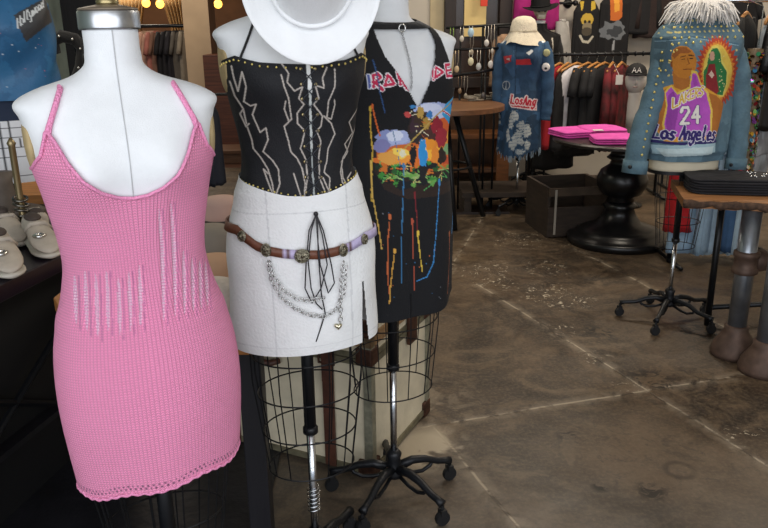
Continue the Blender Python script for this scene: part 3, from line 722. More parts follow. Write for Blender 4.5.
# ================================================================== the room
def floor_material():
    m = bpy.data.materials.new('stained_concrete'); m.use_nodes = True; nt = m.node_tree; b = nt.nodes['Principled BSDF']; N = nt.nodes.new; L = nt.links.new
    tc = N('ShaderNodeTexCoord'); sp = N('ShaderNodeSeparateXYZ'); L(tc.outputs['Object'], sp.inputs[0])
    def mth(op, a, bb=None, cl=False):
        n = N('ShaderNodeMath'); n.operation = op; n.use_clamp = cl
        for i, v in enumerate((a, bb)):
            if v is None: continue
            if isinstance(v, (int, float)): n.inputs[i].default_value = v
            else: L(v, n.inputs[i])
        return n.outputs[0]
    def noise(sc, det=6, dist=0, rough=.55, vec=None):
        n = N('ShaderNodeTexNoise'); n.inputs['Scale'].default_value = sc; n.inputs['Detail'].default_value = det; n.inputs['Distortion'].default_value = dist; n.inputs['Roughness'].default_value = rough
        L(vec or tc.outputs['Object'], n.inputs['Vector']); return n.outputs['Fac']
    def rng(v, a, c, o0=0, o1=1):
        n = N('ShaderNodeMapRange'); n.inputs['From Min'].default_value = a; n.inputs['From Max'].default_value = c; n.inputs['To Min'].default_value = o0; n.inputs['To Max'].default_value = o1; L(v, n.inputs['Value']); return n.outputs['Result']
    def mix(f, A, B):
        n = N('ShaderNodeMix'); n.data_type = 'RGBA'
        if isinstance(f, float): n.inputs['Factor'].default_value = f
        else: L(f, n.inputs['Factor'])
        for k, v in (('A', A), ('B', B)):
            if isinstance(v, str): n.inputs[k].default_value = lin(v)
            else: L(v, n.inputs[k])
        return n.outputs['Result']
    c = mix(rng(noise(1.3, 9, .8, .62), .42, .66), '#2c2219', '#64523f')
    c = mix(rng(noise(4.2, 9, 1.6, .65), .48, .66, 0, .8), c, '#6b5a46')
    c = mix(rng(noise(2.3, 9, 1.5, .65), .58, .74), c, '#241d18')
    c = mix(rng(noise(13, 8, 1.2, .72), .52, .66, 0, .7), c, '#2e2620')
    c = mix(rng(noise(60, 4, 0, .7), .45, .75, 0, .4), c, '#8d7b62')
    # greyer, paler slabs towards the door
    yy = mth('ADD', sp.outputs[1], mth('MULTIPLY', noise(.9, 4), 1.2))
    c = mix(rng(yy, 3.6, 2.4, 0, .50), c, mix(rng(noise(4, 8, .8), .35, .7), '#524b44', '#7a7268'))
    # control joints
    lines = [((430.5,426),(741,375)), ((472,281),(768,466)), ((437,430),(520,528)), ((578,250),(700,314)), ((430,300),(500,190))]
    wob = mth('MULTIPLY', mth('SUBTRACT', noise(2.5, 3), .5), .03)
    tot = None; halo = None
    for k, (p, q) in enumerate(lines):
        a = G(*p); d = (G(*q) - a); l = d.length; d.normalize(); nx, ny = -d.y, d.x; c0 = a.x * nx + a.y * ny
        dist = mth('ABSOLUTE', mth('ADD', mth('SUBTRACT', mth('ADD', mth('MULTIPLY', sp.outputs[0], nx), mth('MULTIPLY', sp.outputs[1], ny)), c0), wob))
        al = mth('SUBTRACT', mth('ADD', mth('MULTIPLY', sp.outputs[0], d.x), mth('MULTIPLY', sp.outputs[1], d.y)), a.x * d.x + a.y * d.y)
        inr = mth('MULTIPLY', rng(al, -.06, -.01), rng(al, l * (3 if k == 1 else 1.3) + .1, l * (3 if k == 1 else 1.3)))
        g = mth('MULTIPLY', rng(dist, .007, .003), inr); h = mth('MULTIPLY', rng(dist, .05, .006), inr)
        tot = g if tot is None else mth('MAXIMUM', tot, g); halo = h if halo is None else mth('MAXIMUM', halo, h)
    broken = rng(noise(9, 5, 1), .42, .56)
    c = mix(mth('MULTIPLY', halo, mth('MULTIPLY', broken, .35)), c, '#a39683')
    c = mix(mth('MULTIPLY', tot, mth('MULTIPLY', broken, .6)), c, '#b9ab95')
    dk = mth('MULTIPLY', tot, mth('SUBTRACT', 1, broken)); c = mix(mth('MULTIPLY', dk, .35), c, '#1d1814')
    # worn pale chips and dark scuffs, each where the floor shows them
    chips = rng(noise(22, 7, 1.8, .6), .60, .63)
    def spot(px, py, r, n, sx=1.0):
        p = G(px, py); dx = mth('MULTIPLY', mth('SUBTRACT', sp.outputs[0], p.x), sx); dy = mth('SUBTRACT', sp.outputs[1], p.y)
        dd = mth('SQRT', mth('ADD', mth('MULTIPLY', dx, dx), mth('MULTIPLY', dy, dy))); return rng(dd, r, r * .45)
    S = None
    for px, py, r in ((470,272,.14),(490,268,.2),(495,282,.18),(545,293,.24),(562,300,.22),(590,245,.25),(625,387,.07),(632,391,.04),(752,440,.13),(766,445,.13),(595,358,.1),(545,268,.2),(520,240,.3),(565,330,.12)):
        s = spot(px, py, r, 0); S = s if S is None else mth('MAXIMUM', S, s)
    c = mix(mth('MULTIPLY', mth('MULTIPLY', S, chips), .9), c, '#cbbfa8')
    p1 = mth('MULTIPLY', spot(424, 447, .20, 0), rng(noise(6, 6, 1), .40, .50)); c = mix(mth('MULTIPLY', p1, .75), c, '#bfb29b')
    p2 = mth('MULTIPLY', spot(420, 400, .3, 0), rng(noise(8, 6, 1), .48, .6)); c = mix(mth('MULTIPLY', p2, .4), c, '#a89a84')
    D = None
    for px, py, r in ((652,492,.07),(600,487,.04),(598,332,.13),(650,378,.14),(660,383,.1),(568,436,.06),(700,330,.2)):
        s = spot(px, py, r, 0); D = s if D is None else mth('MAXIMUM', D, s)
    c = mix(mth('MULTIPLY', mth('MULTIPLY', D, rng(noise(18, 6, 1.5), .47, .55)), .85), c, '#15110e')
    for px, py, r in ((598,416,.045),(680,470,.05)):
        p = G(px, py); dx = mth('SUBTRACT', sp.outputs[0], p.x); dy = mth('SUBTRACT', sp.outputs[1], p.y)
        dd = mth('ABSOLUTE', mth('SUBTRACT', mth('SQRT', mth('ADD', mth('MULTIPLY', dx, dx), mth('MULTIPLY', dy, dy))), r))
        c = mix(mth('MULTIPLY', rng(dd, .018, .004), mth('MULTIPLY', rng(noise(7, 3), .35, .55), .5)), c, '#2b241e')
    L(c, b.inputs['Base Color'])
    L(rng(noise(3, 6, 1), .3, .7, .34, .62), b.inputs['Roughness']); b.inputs['Specular IOR Level'].default_value = .45
    bp = N('ShaderNodeBump'); bp.inputs['Strength'].default_value = .25; bp.inputs['Distance'].default_value = .01
    L(mth('SUBTRACT', noise(12, 6), mth('MULTIPLY', tot, 1.2)), bp.inputs['Height']); L(bp.outputs['Normal'], b.inputs['Normal'])
    return m
def slab(name, x0, x1, y0, y1, z0, z1, m):
    mb = MB().box(((x0 + x1) / 2, (y0 + y1) / 2, (z0 + z1) / 2), (x1 - x0, y1 - y0, z1 - z0)); return struct(mb.build(name, m))
slab('floor', -7.2, 5, -1.4, 8.6, -.1, 0, floor_material())
slab('floor_rear', -7.2, 5, 8.6, 16, -.1, .002, mat('dark_plank_floor', '#4a2a1a', .45, noise=.4, nscale=4, stretch=(.6, 8, 1)))
WALL = mat('cream_wall', '#cfc6b8', .85, noise=.05, nscale=3)
GREENW = mat('grey_green_wall', '#93a39b', .8, noise=.18, nscale=5, bump=.2, bscale=20)
BRW = mat('warm_brown_wall', '#7c5434', .7, noise=.2, nscale=3)
slab('wall_left', -3.3, -3.2, -1.4, 8.0, 0, 3.4, GREENW)
slab('wall_right', 4.3, 4.4, -1.4, 8.6, 0, 3.4, WALL)
slab('wall_back', -.5, 4.3, 7.9, 8.0, 0, 3.4, WALL)
slab('wall_passage', -.6, -.5, 7.9, 15.5, 0, 3.4, mat('passage_wall', '#5a3a28', .7, noise=.2, nscale=3))
slab('wall_rear', -7.2, -.5, 15.4, 15.5, 0, 3.4, BRW)
slab('wall_rear_left', -7.2, -7.1, 8, 15.5, 0, 3.4, BRW)
slab('ceiling', -7.2, 5, -1.4, 16, 3.4, 3.5, mat('white_ceiling', '#c9c4bb', .9))
# plaster column and header of the passage on the left
c0 = P(202, 60, 10.6); slab('column', c0.x - .16, c0.x + .18, 10.4, 10.8, 0, 3.4, mat('beige_plaster', '#b99f80', .8, noise=.08, nscale=4))
slab('trim_1', -7.1, -.6, 13.9, 14.1, 2.02, 2.35, mat('header_plaster', '#b08d62', .8))
e0 = P(91, 30, 8.0); slab('door_frame', -3.3, e0.x + .10 if e0.x > -3.3 else -3.1, 8.0, 8.12, 0, 3.4, DARKWOOD)
# curtains in the rear room
CUR = mat('beige_curtain', '#a98a5e', .9, noise=.1, nscale=10)
def curtain(px0, px1, Y, z0, z1, label, gather=None):
    a = P(px0, 30, Y).x; b = P(px1, 30, Y).x; n = 90; mb = MB(); rows = []
    for j in range(12):
        v = j / 11; z = z1 + (z0 - z1) * v; k = 1 - (.35 * math.sin(v * PI) if gather else 0); row = []
        for i in range(n):
            u = i / (n - 1); xx = (a + (b - a) * u * k) if gather == 'l' else (b - (b - a) * (1 - u) * k)
            row.append((xx, Y + .06 * math.sin(u * 44), z))
        rows.append(row)
    vs = [v for r in rows for v in r]; fs = [(i * n + k, i * n + k + 1, (i + 1) * n + k + 1, (i + 1) * n + k) for i in range(11) for k in range(n - 1)]
    mb.add(vs, fs); tag(mb.build('curtain', CUR, None, True, solid=.01), label, 'curtain', 'curtains in the rear room')
curtain(122, 149, 13.4, 0.3, 2.02, 'beige curtain hanging left in the rear room behind the yellow garment', 'l')
curtain(164, 190, 13.4, 0.3, 2.02, 'beige curtain hanging right in the rear room beside the plaster column', 'r')
for px, py, nm in ((146, 3, 'above the left curtain gap'), (160, 4, 'between the two curtains'), (218, 4, 'right of the plaster column')):
    p = P(px, py, 13.0); t = thing('bulb_lamp', p, 'small warm glowing bulb ' + nm, 'lamp', 'warm bulbs in the rear room')
    MB().ball((0, 0, 0), .07, 12, 6).build('bulb', mat('warm_glow', '#ffb84a', .5, emit=4), t, True)
    MB().tube([(0, 0, .06), (0, 0, 3.4 - p.z)], .01, 6).build('cord', BLACKMETAL, t)

# ================================================================== hanging clothes
def hanger(loc, rz, label, group, w=.40, m=None):
    t = thing('clothes_hanger', loc, label, 'hanger', group, rz)
    MB().tube([(-w / 2, 0, -.125), (-w / 2 * .9, 0, -.11), (-w * .22, 0, -.075), (0, 0, -.055), (w * .22, 0, -.075), (w / 2 * .9, 0, -.11), (w / 2, 0, -.125)], [.008, .011, .011, .012, .011, .011, .008], 8).build('arms', m or HANGERWOOD, t, True)
    MB().tube([(0, 0, -.05), (0, 0, -.02), (.015, 0, -.008), (.018, 0, .008), (.006, 0, .018), (-.008, 0, .014), (-.012, 0, .004)], .0018, 6).build('hook', SILVER, t)
    return t
def cloth_rings(w0, w1, d0, d1, z0, z1, seed, n=40, m=16, ripple=.012, cx=0.0, shoulder=True):
    rnd = random.Random(seed); ph = [rnd.uniform(0, 6) for _ in range(4)]; rg = []
    for j in range(m + 1):
        u = j / m; z = z0 + (z1 - z0) * u; w = w0 + (w1 - w0) * u; d = d0 + (d1 - d0) * u
        if shoulder:
            s = min(1, u / .15); w *= .22 + .78 * s ** .62; d *= .30 + .70 * s
        r = ripple * min(1, u * 2); ring = []
        for i in range(n):
            a = 2 * PI * i / n; k = r * (math.sin(5 * a + ph[0] + u) + .6 * math.sin(9 * a + ph[1] + 2 * u) + .4 * math.sin(13 * a + ph[2]))
            c, q = math.cos(a), math.sin(a)
            ring.append((cx + w / 2 * math.copysign(abs(c) ** .8, c) + k * .3 * c, d / 2 * math.copysign(abs(q) ** .8, q) + k * (q * .5 + .5 * math.sin(3 * a)), z + .006 * math.sin(7 * a + ph[3]) * u))
        rg.append(ring)
    return rg
def top(loc, rz, label, cat, group, m, name='shirt', L=.62, w=.42, d=.07, sleeve=.22, flare=1.05, seed=1, extra=None, collar=True, sw=.052, sang=.35):
    t = thing(name, loc, label, cat, group, rz)
    MB().rings(cloth_rings(w, w * flare, d, d * 1.5, -.065, -L, seed)).build('body', m, t, True)
    if sleeve:
        for s in (-1, 1):
            p0 = Vector((s * (w / 2 - .045), 0, -.115)); dr = Vector((s * math.sin(sang), -.08, -math.cos(sang)))
            MB().tube([p0 - dr * .03, p0 + dr * sleeve * .3, p0 + dr * sleeve * .65, p0 + dr * sleeve], [sw * .55, sw * .75, sw * .72, sw * .7], 12).build('sleeve', m, t, True)
    if collar: MB().tube([(.055 * math.cos(a), .022 * math.sin(a), -.068 - .018 * (math.sin(a) < 0) * -math.sin(a)) for a in np.linspace(0, 2 * PI, 24, endpoint=False)], .006, 6, closed=True).build('collar', m, t, True)
    return t
def trousers(loc, rz, label, group, m, L=1.0, w=.34, seed=1, name='jeans', cat='jeans', low=.55, detail=None):
    t = thing(name, loc, label, cat, group, rz)
    MB().rings(cloth_rings(w, w * 1.08, .07, .10, -.03, -.28, seed, shoulder=False, ripple=.005)).build('waist', m, t, True)
    for s in (-1, 1):
        MB().rings(cloth_rings(w * .52, w * low, .09, .08, -.22, -L, seed + s, cx=s * w * .24, shoulder=False, ripple=.006)).build('trouser_leg', m, t, True)
    MB().rings([[(w * .51 * k * math.cos(a), .04 * k * math.sin(a), z) for a in np.linspace(0, 2 * PI, 30, endpoint=False)] for z, k in ((-.02, 1), (-.02, 1.04), (-.06, 1.04), (-.06, 1))], cap=False).build('waistband', m, t, True)
    return t
def M_(n, c, **k): return mat(n, c, k.pop('rough', .85), noise=k.pop('noise', .15), nscale=k.pop('nscale', 12), bump=k.pop('bump', .25), bscale=k.pop('bscale', 60), **k)
# ---- far rack in the rear room
RY = 11.6; pa = P(124, 24, RY); pb = P(186, 27, RY)
r = thing('clothes_rack', ((pa.x + pb.x) / 2, RY, 0), 'black clothes rack far back in front of the beige curtains', 'clothes rack')
hw = (pb.x - pa.x) / 2 + .1
MB().tube([(-hw, 0, 0), (-hw, 0, 1.52), (-hw + .04, 0, 1.56), (hw - .04, 0, 1.56), (hw, 0, 1.52), (hw, 0, 0)], .025, 8).build('frame', BLACKMETAL, r, True)
for s in (-1, 1): MB().tube([(s * hw, -.25, .03), (s * hw, .25, .03)], .02, 8).build('foot', BLACKMETAL, r)
for i, (px, c, nm, L, wd) in enumerate([(127,'#b58a2c','mustard yellow',.85,.30),(133,'#6b3426','rust brown',.9,.26),(139,'#96604c','dusty brown',.85,.26),(144,'#b09078','tan',.8,.24),(150,'#c9a08c','pale peach',.95,.26),(156,'#a8685c','rose striped',.9,.26),(161,'#7d5a4a','faded brown',.8,.24),(167,'#17161a','black',1.0,.3),(172,'#1d1b20','charcoal black',.9,.26),(177,'#222026','washed black',1.1,.3),(182,'#5d5750','grey',.85,.24),(187,'#8d8272','stone grey',.9,.2)]):
    p = P(px, 26, RY); top((p.x, RY, 1.56), math.radians(60 if i % 2 else 50), nm + ' garment on the far clothes rack', 'garment', 'garments on the far clothes rack', M_('cloth_' + nm.replace(' ', '_'), c), 'blouse', L, wd + .18, .1, .3, 1.1, i, collar=False)
# dark counter low behind the rack and wooden step in the passage
p = G(222, 165, 0); t = thing('wooden_step', (p.x, p.y + .3, 0), 'low reddish brown wooden step in the passage behind the middle form', 'step')
MB().box((0, 0, .14), (1.5, .5, .04)).build('tread', BROWNWOOD, t, bevel=.006); MB().box((0, .02, .06), (1.46, .44, .12)).build('riser', BROWNWOOD, t)
p = P(232, 110, 10.2); tag(MB().box((p.x + .2, 10.3, .6), (1.0, .5, 1.2)).build('wooden_cabinet', mat('red_brown_wood', '#5c3322', .5, noise=.4, nscale=5, stretch=(.5, 5, 9)), None, bevel=.01), 'reddish brown plank cabinet seen between the pink dress and corset', 'cabinet')
p = P(213, 150, 6.4); top((p.x, 6.4, P(213, 95, 6.4).z), 1.2, 'dark navy garment hanging between the two left forms', 'garment', None, M_('navy_cloth', '#1a2030'), 'blouse', .75, .22, .09, .0, 1.0, 3, collar=False)
tag(MB().tube([(p.x - .3, 6.4, P(213, 95, 6.4).z + .005), (p.x + .3, 6.4, P(213, 95, 6.4).z + .005)], .012, 8).tube([(p.x - .3, 6.4, 0), (p.x - .3, 6.4, 1.1)], .012, 8).tube([(p.x + .3, 6.4, 0), (p.x + .3, 6.4, 1.1)], .012, 8).tube([(p.x - .3, 6.2, .012), (p.x - .3, 6.6, .012)], .012, 8).tube([(p.x + .3, 6.2, .012), (p.x + .3, 6.6, .012)], .012, 8).build('garment_rail', BLACKMETAL), 'low black rail holding the navy garment between the left forms', 'rail')

# ================================================================== left: blue jacket form, shoe table, big wood table
bl = Body(.24, .01, 1.05)
q = P(2, 120, 3.25); plb = Place(q.x, 3.25, math.radians(20), bl)
tb = dress_form('white dress form at the left edge in a blue painted jacket', plb, 'plain', chrome_z=.6); rolling_base(tb, .22, 4, .3)
bj = Canvas(-.3, .3, 1.1, 1.85, .002, '#2a6693')
rnd = random.Random(4)
for i in range(60): bj.blob(rnd.uniform(-.25, .25), rnd.uniform(1.15, 1.62), rnd.uniform(.02, .06), rnd.uniform(.02, .07), rnd.choice(['#2d6a98', '#27618e', '#306e9b', '#265f8b']), .3, 18, i)
for i in range(30): bj.ell(rnd.uniform(-.25, .25), rnd.uniform(1.2, 1.6), .002, .002, rnd.choice(['#c8d4dc', '#b36a80']))
bj.poly([plb.px(*p, .03) for p in ((14, 15), (46, -2), (52, 22), (27, 42))], '#3d3f42')
A_ = plb.px(18, 22, .03); B_ = plb.px(44, 2, .03)
text(bj, 'Hollywood', A_[0], A_[1] - .022, .036, (B_[0] - A_[0]) / 10.6, .002, .0045, '#d8dcdc', slope=(B_[1] - A_[1]) / (B_[0] - A_[0]))
wl = ([.3, .9, 1.1, 1.3, 1.40, 1.44, 1.47, 1.49, 1.6], [.23, .23, .23, .232, .23, .20, .13, .08, .07])
bl2 = Body(.24, .01, 1, 1.25, wid=wl)
j = garment('painted_jacket', bl2, PAINT('painted_denim', rough=.5, bump=.2, bscale=60), None, 1.74, 1.27, .02, 260, 200, '#2a6693', bj, None, lambda T, Z, X: .006 * np.sin(T * 6 + Z * 30))
j.location = (plb.x, plb.y, 0); j.rotation_euler.z = plb.rz; tag(j, 'blue painted jacket with a grey lettered patch at the left edge', 'jacket')
bs = Canvas(-.3, .3, .8, 1.35, .002, '#e6e8ec')
for k in range(-8, 9): bs.line([(k * .035, .8), (k * .035, 1.2)], .004, '#15181f')
for k in range(6): bs.line([(-.3, .96 + k * .04), (.3, .96 + k * .04)], .0035, '#15181f')
bs.poly([(-.3, 1.19), (.3, 1.19), (.3, 1.29), (-.3, 1.29)], '#1e2c44')
j = garment('checked_skirt', bl, PAINT('checked_cloth', rough=.8), None, 1.285, .93, .02, 200, 120, '#e6e8ec', bs)
j.location = (plb.x, plb.y, 0); j.rotation_euler.z = plb.rz; tag(j, 'white skirt with thin black check lines under the blue jacket', 'skirt')
# black studded straps hanging on the wall behind
sx = P(70, 55, 5.2); t = thing('studded_belt', (sx.x, 5.2, sx.z), 'black silver-studded belt draped on a stand behind the leftmost form', 'belt')
mb = MB(); pth = [(-.10, 0, .02), (-.09, -.02, .09), (-.03, -.02, .12), (.05, -.01, .10), (.09, 0, .04), (.07, -.02, -.08), (.03, -.02, -.16), (.02, -.01, -.22)]
mb.tube(pth, .042, 8); mb.tube([(.09, 0, .10), (.12, -.02, 0), (.09, -.02, -.1), (.05, -.01, -.2)], .035, 8); mb.build('strap', BLACKCLOTH, t, True)
scatter('stud', SILVER, t, [(x, y - .043, z) for x, y, z in pth[2:]] + [(.12, -.055, 0), (.09, -.055, -.1)], .010)
MB().tube([(.03, .04, .1), (.03, .04, -sx.z)], .012, 8).build('stand', BLACKMETAL, t); MB().lathe([(.15, 0), (.15, .015), (.02, .03)], (.03, .04, -sx.z)).build('base', BLACKMETAL, t)
# shoe display table with dark frame
ea = G(0, 285, .82); eb = G(64, 254, .82)
t = thing('display_table', (0, 0, 0), 'dark framed display table with shoes at the left edge', 'table')
d = (eb - ea); d.z = 0; d.normalize(); nrm = Vector((-d.y, d.x, 0))
def along(s, w, z): return (ea.x + d.x * s + nrm.x * w, ea.y + d.y * s + nrm.y * w, z)
def slabp(mb, s0, s1, w0, w1, z0, z1): 
    c = Vector(along((s0 + s1) / 2, (w0 + w1) / 2, (z0 + z1) / 2)); R = Matrix.Rotation(math.atan2(d.y, d.x), 3, 'Z'); return mb.box(c, (s1 - s0, w1 - w0, z1 - z0), R)
PLUM = mat('dark_plum_lacquer', '#1c1420', .3, noise=.1, nscale=5)
slabp(MB(), -1.1, .80, 0, .9, .765, .82).build('tabletop', PLUM, t, bevel=.004)
slabp(MB(), -1.05, .75, .05, .85, .25, .27).build('shelf', DARKWOOD, t)
for s in (-1.0, .72):
    for w in (.04, .8): slabp(MB(), s - .03, s + .03, w, w + .06, 0, .765).build('leg', PLUM, t)
mb = MB(); mb.tube([along(-.6, .06, .05), along(.7, .06, .74)], .012, 6); mb.tube([along(-.6, .06, .74), along(.7, .06, .05)], .012, 6); mb.build('cross_brace', BLACKMETAL, t)
slabp(MB(), -1.02, .74, .10, .12, 0, .765).build('shade_panel', mat('shade_panel_black', '#0c0c0f', .6), t)  # black sheet added to darken the space under the table
tag(MB().box((-1.05, 1.62, .006), (1.3, 2.3, .010)).build('shade_sheet', mat('shade_sheet_black', '#15151a', .5, noise=.5, nscale=5, bump=.3, bscale=30), None, bevel=.003), 'black sheet added as shade under the leftmost form and tables', 'shade sheet')  # added black sheet, stands in for the shade on the floor here
def on_table(px, py, z=.82): return G(px, py, z)
SHOE = mat('cream_suede', '#b7ada0', .8, noise=.12, nscale=25, bump=.2, bscale=90); SOLE = mat('white_rubber', '#c4beb3', .6)
def shoe(px, py, rz, label, sc=1.0, m=SHOE, buckle=True):
    p = on_table(px, py); t = thing('shoe', p, label, 'shoe', 'pale shoes on the display table', rz); t.scale = (sc,) * 3
    def ring(x, w, z0, z1, n=20): return [(x, w * math.cos(a), z0 + (z1 - z0) * (.5 + .5 * math.sin(a)) ** (.8)) for a in np.linspace(0, 2 * PI, n, endpoint=False)]
    MB().rings([ring(-.132, .015, .004, .024), ring(-.12, .032, 0, .028), ring(-.06, .036, 0, .026), ring(0, .036, .0, .024), ring(.07, .047, 0, .022), ring(.12, .036, .002, .022), ring(.14, .012, .006, .02)]).build('sole', SOLE, t, True, sub=1)
    MB().rings([ring(-.128, .012, .02, .075), ring(-.115, .030, .02, .098), ring(-.07, .033, .02, .092), ring(-.02, .034, .02, .085), ring(.02, .038, .02, .075), ring(.07, .043, .018, .056), ring(.115, .033, .018, .042), ring(.135, .010, .018, .03)]).build('upper', m, t, True, sub=1)
    MB().ball((-.07, 0, .088), 1, 16, 6, None, (.045, .024, .012)).build('insole', mat('dark_insole', '#4a3f3a', .8), t, True)
    if buckle:
        MB().ball((.06, -.012, .060), 1, 14, 6, None, (.022, .020, .009)).build('buckle', SILVER, t, True)
    MB().tube([(-.01, -.036, .06), (.0, -.02, .083), (.0, .02, .083), (-.01, .036, .06)], .007, 6).build('strap', m, t, True)
shoe(6, 268, -1.0, 'pale shoe with silver buckle, nearest on the display table', 1.15)
shoe(42, 250, -.95, 'pale shoe with silver buckle beside the pink dress', 1.15)
shoe(10, 240, -.9, 'pale shoe at the left edge behind the nearest one', 1.1, buckle=False)
shoe(36, 232, 2.2, 'pale shoe lying towards the back of the display table', 1.05, buckle=False)
# dark boots and a bracelet stand
p = on_table(10, 222); t = thing('ankle_boot', p, 'dark taupe boot behind the pale shoes', 'boot', None, .4)
TAUPE = mat('taupe_leather', '#5f554c', .6, noise=.2, nscale=20)
MB().rings([[(x * 1.0 + r * math.cos(a), r * .8 * math.sin(a), z) for a in np.linspace(0, 2 * PI, 20, endpoint=False)] for x, r, z in ((.0, .05, .0), (0, .052, .03), (-.01, .05, .08), (-.015, .048, .16), (-.015, .055, .20))]).build('shaft', TAUPE, t, True)
MB().ball((.05, 0, .035), 1, 16, 8, None, (.09, .038, .035)).build('toe', TAUPE, t, True)
p = on_table(26, 235); t = thing('bracelet_stand', p, 'upright brass rod stand with stacked bangles beside the leftmost form', 'stand')
MB().lathe([(.05, 0), (.05, .01), (.014, .02), (.012, .10), (.012, .33), (.016, .34), (.004, .36)], n=20).build('rod', mat('bronze', '#9a8a68', .35, .8), t, True)
for i in range(5):
    o = MB().tube([(.024 * math.cos(a), .024 * math.sin(a), .05 + .022 * i + .006 * math.cos(a + i)) for a in np.linspace(0, 2 * PI, 24, endpoint=False)], .005, 6, closed=True).build('bangle', mat('dark_silver', '#77736c', .3, 1.0), None, True)
    o.location = p; tag(o, 'dark silver bangle stacked on the brass rod stand', 'bangle', 'bangles on the brass rod stand')
# orange wood crate shelf behind the shoes
p = P(10, 192, 4.0); t = thing('wooden_shelf', (p.x, 4.0, 0), 'orange wooden shelf just below the checked skirt', 'shelf')
MB().box((0, 0, p.z), (.9, .4, .05)).build('board', ORANGEWOOD, t, bevel=.004)
for s in (-1, 1):
    for w in (-1, 1): MB().box((s * .41, w * .16, p.z / 2 - .0125), (.05, .05, p.z - .025)).build('leg', ORANGEWOOD, t)
# big wood topped table behind the two forms
TZ = .76; ta = G(247, 334, TZ)
t = thing('wood_table', (0, 0, 0), 'large table with orange wood top and black legs behind the two left forms', 'table')
x1 = ta.x + .04; y0 = ta.y - .04
cor = [(-1.02, y0 + .35), (-.80, y0), (x1, y0), (x1 + .02, y0 + 1.5), (-1.0, y0 + 1.5)]
MB().prism(cor, TZ - .045, TZ).build('tabletop', ORANGEWOOD, t, bevel=.005)
for x, y in ((x1 - .035, y0 + .04), (x1 - .04, y0 + 1.42), (-.93, y0 + 1.42), (-.93, y0 + .42)): MB().box((x, y, (TZ - .045) / 2), (.062, .062, TZ - .045)).build('leg', DARKWOOD, t, bevel=.003)
# hats and lids stacked on the wood table
def wide_hat(px, py, z, r, label, m, tilt=.0, name='sun_hat'):
    p = G(px, py, z); t = thing(name, p, label, 'hat', 'felt hats on the wood table'); t.rotation_euler = (tilt, 0, 0)
    MB().lathe([(.085, .002), (r * .8, .006), (r, .0), (r + .002, -.004), (r * .8, 0), (.085, -.003)], n=40).build('brim', m, t, True)
    MB().lathe([(.092, .0), (.090, .04), (.082, .085), (.06, .105), (.02, .108)], n=32).build('crown', m, t, True)
    MB().lathe([(.094, .004), (.0945, .02), (.093, .024)], n=32).build('hat_band', mat('dark_band', '#3a332f', .7), t, True)
GREYF = mat('grey_felt', '#80796f', .85, noise=.08); PEACHF = mat('peach_felt', '#b89478', .85, noise=.08); LILAC = mat('pale_rose_felt', '#b79a90', .85, noise=.06)
wide_hat(214, 318, TZ + .005, .13, 'white hat with black scribbled lettering lowest between the left forms', mat('off_white_felt', '#c9c2bb', .85, noise=.15, nscale=40))
wide_hat(216, 290, TZ + .005, .17, 'peach felt hat stacked between pink dress and white skirt', PEACHF)
wide_hat(212, 255, TZ + .005, .17, 'grey felt hat above the peach one', GREYF)
wide_hat(222, 222, TZ + .005, .15, 'pale rose hat at the rear of the wood table', LILAC)
# vintage trunk
a = G(372, 477); f1 = G(425, 414); ex = (f1 - a); L2 = .52; ex.z = 0; ex.normalize(); ax = Vector((-ex.y, ex.x, 0)); L1 = .74; HT = .60; LZ = .455
t = thing('steamer_trunk', (a.x, a.y, 0), 'cream steamer trunk with leather strap behind the middle and black-dressed forms', 'trunk', None, math.atan2(ax.y, ax.x))
# local x runs along the front towards the left, local -y... depth
sgn = 1 if (Matrix.Rotation(math.atan2(ax.y, ax.x), 3, 'Z') @ Vector((0, 1, 0))).dot(ex) > 0 else -1
CREAM = mat('cream_canvas', '#c9bfa6', .75, noise=.14, nscale=9, bump=.15, bscale=60)
TANB = mat('tan_slat', '#8e6f4c', .6, noise=.2, nscale=12, stretch=(1, 5, 5))
def tb_(x0, x1, y0, y1, z0, z1): return MB().box(((x0 + x1) / 2, sgn * (y0 + y1) / 2, (z0 + z1) / 2), (x1 - x0, y1 - y0, z1 - z0))
tb_(0, L1, 0, L2, .012, LZ).build('case', CREAM, t, bevel=.006)
tb_(-.003, L1 + .003, -.003, L2 + .003, LZ + .003, HT).build('lid', CREAM, t, bevel=.01)
OLIVE = mat('olive_edging', '#6f6a55', .5, .3, noise=.3, nscale=30)
for z0, z1 in ((.012, .035), (LZ - .022, LZ), (LZ + .004, LZ + .024), (HT - .022, HT + .003)):
    tb_(-.007, L1 + .007, -.007, L2 + .007, z0, z1).build('edge_band', OLIVE, t)
for z in (.53,): tb_(-.009, L1, -.009, L2 + .009, z - .025, z + .02).build('slat', TANB, t)
for x, y in ((0, 0), (0, L2), (L1, 0)): tb_(x - .009, x + .022, y - .009 if y == 0 else y - .022, y + .022 if y == 0 else y + .009, .02, HT).build('corner_edging', mat('grey_edging', '#8a8876', .5, .4, noise=.3, nscale=40), t)
RUST = mat('rusty_metal', '#4a3024', .6, .5, noise=.5, nscale=40)
for x, y in ((0, 0), (0, L2), (L1, 0)):
    for z in (.03, LZ + .01, HT - .03):
        tb_(x - .013, x + .05, y - .013 if y == 0 else y - .05, y + .05 if y == 0 else y + .013, z - .03, z + .035).build('corner_plate', RUST, t, bevel=.006)
for x in (.16, .58): 
    o = tb_(x - .022, x + .022, -.016, -.006, .015, HT + .004).build('strap', LEATHER, t, bevel=.002)
    m2 = MB(); m2.tube([(x - .03, sgn * -.02, LZ - .03), (x + .03, sgn * -.02, LZ - .03), (x + .03, sgn * -.02, LZ + .03), (x - .03, sgn * -.02, LZ + .03)], .005, 6, closed=True); m2.build('buckle', RUST, o)
    tb_(x - .018, x + .018, -.024, -.016, LZ - .10, LZ + .02).build('strap_end', LEATHER, o)
tb_(-.022, -.006, .30, .37, LZ - .06, LZ + .05).build('latch', RUST, t, bevel=.004)
